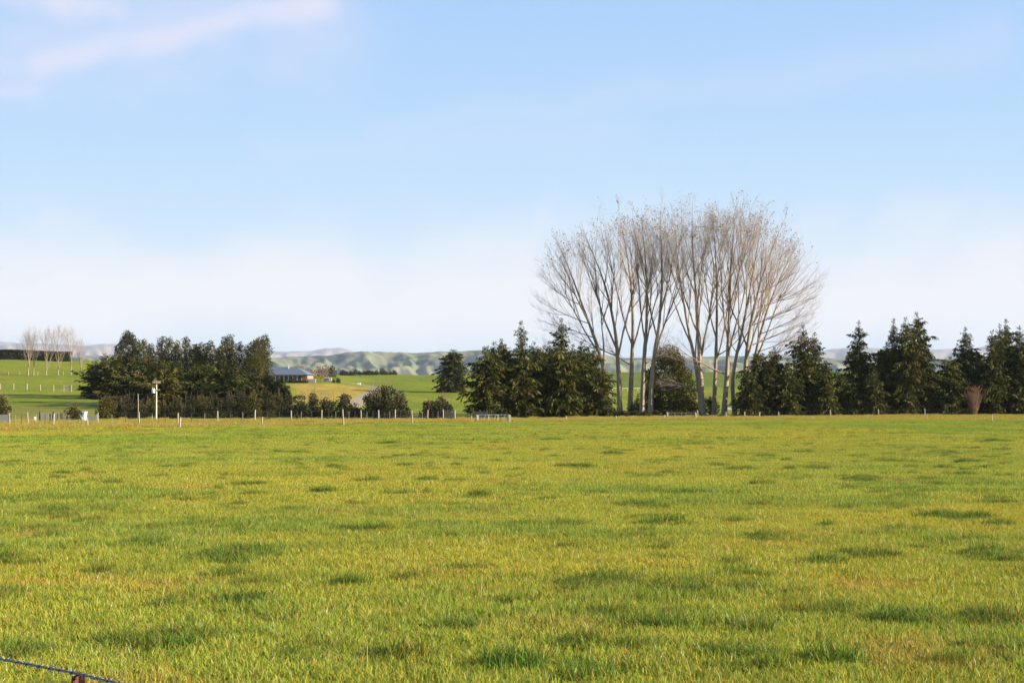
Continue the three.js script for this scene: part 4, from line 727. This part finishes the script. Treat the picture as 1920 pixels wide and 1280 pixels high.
// near fence: rusty steel post with barbed wire, close to the camera
{
  const foot = (k) => { const x = -2.0 + 0.733 * k, z = -7.42 + 0.68 * k; return V(x, groundY(x, z), z); }, P0 = foot(0), t = thing('barbed_wire_fence', 'barbed wire on a rusty red steel post at the field edge', 'fence', P0);
  const rust = std(0.14, 0.034, 0.02, 0.75, { bumpMap: barkTex, bumpScale: 0.004, map: barkTex }), top = EYE - (1262 - HORIZON) / FOCAL * 7.42;
  const star = new THREE.Shape(), arm = 0.034, th = 0.005;
  for (let k = 0; k < 3; k++) { const a = k * 2.0944 + 1.75, n = a + Math.PI / 2, ex = Math.cos(a) * arm, ey = Math.sin(a) * arm, ox = Math.cos(n) * th, oy = Math.sin(n) * th; const inn = a + 1.0472, q = th * 1.155; if (k === 0) star.moveTo(ex - ox, ey - oy); else star.lineTo(ex - ox, ey - oy); star.lineTo(ex + ox, ey + oy); star.lineTo(Math.cos(inn) * q, Math.sin(inn) * q); }
  star.closePath();
  const pg = new THREE.ExtrudeGeometry(star, { depth: top - P0.y + 0.3, bevelEnabled: true, bevelSize: 0.0012, bevelThickness: 0.001, bevelSegments: 1 }); pg.rotateX(-Math.PI / 2); pg.translate(0, -0.3, 0);
  for (const k of [-4, 0, 4]) { const f = foot(k), m = part('post', pg, rust, t); m.position.copy(f).sub(P0); m.rotation.y = 0.3 + k * 0.1; }
  const H0 = top - P0.y, steel = std(0.20, 0.19, 0.20, 0.5, { metalness: 0.5 });
  for (const wy of [H0 - 0.004, H0 - 0.3, H0 - 0.6]) {
    const strands = [[], []], N = 900, barbs = new Soup(3000), R = rng(88 + Math.round(wy * 10));
    const at = (k) => { const f = foot(k).sub(P0); f.y = wy + 0.012 - 0.025 * Math.sin(Math.PI * (((k % 4) + 4) % 4) / 4) + (k < 0 ? -0.006 * k : 0) ; return f; };
    for (let i = 0; i <= N; i++) { const k = -4 + 8 * i / N, c = at(k), a = k * 55; for (const s of [0, 1]) strands[s].push(c.clone().add(V(Math.sin(a + s * Math.PI) * 0.45, Math.cos(a + s * Math.PI), Math.sin(a + s * Math.PI) * 0.5).multiplyScalar(0.0042))); }
    part('wire', mergeGeometries(strands.map((q) => tube(q, q.map(() => 0.0036), 5))), steel, t);
    for (let k = -3.95; k < 4; k += 0.1) {
      const c = at(k + (R() - 0.5) * 0.02), dir = V(0.733, 0, 0.68), c0 = [0.2, 0.195, 0.21];
      for (let j = 0; j < 4; j++) { const a = j * 1.57 + R() * 1.2, e = V(Math.sin(a) * -0.68, Math.cos(a), Math.sin(a) * 0.733), s = c.clone().addScaledVector(dir, (j - 1.5) * 0.004); barbs.stick(s.clone().addScaledVector(e, -0.004), s.clone().addScaledVector(e, 0.023), 0.003, 0.0016, c0); }
      for (let j = 0; j < 7; j++) { const a0 = j * 0.9, a1 = a0 + 0.9, P = (a, s) => c.clone().addScaledVector(dir, s).add(V(Math.sin(a) * -0.0085 * 0.68, Math.cos(a) * 0.0085, Math.sin(a) * 0.0085 * 0.733)); barbs.stick(P(a0, (j - 3) * 0.003), P(a1, (j - 2) * 0.003), 0.003, 0.003, c0); }
    }
    part('barbs', barbs.build(), new THREE.MeshStandardMaterial({ vertexColors: true, roughness: 0.45, metalness: 0.5 }), t).userData.kind = 'stuff';
  }
}
renderer.render(scene, camera);
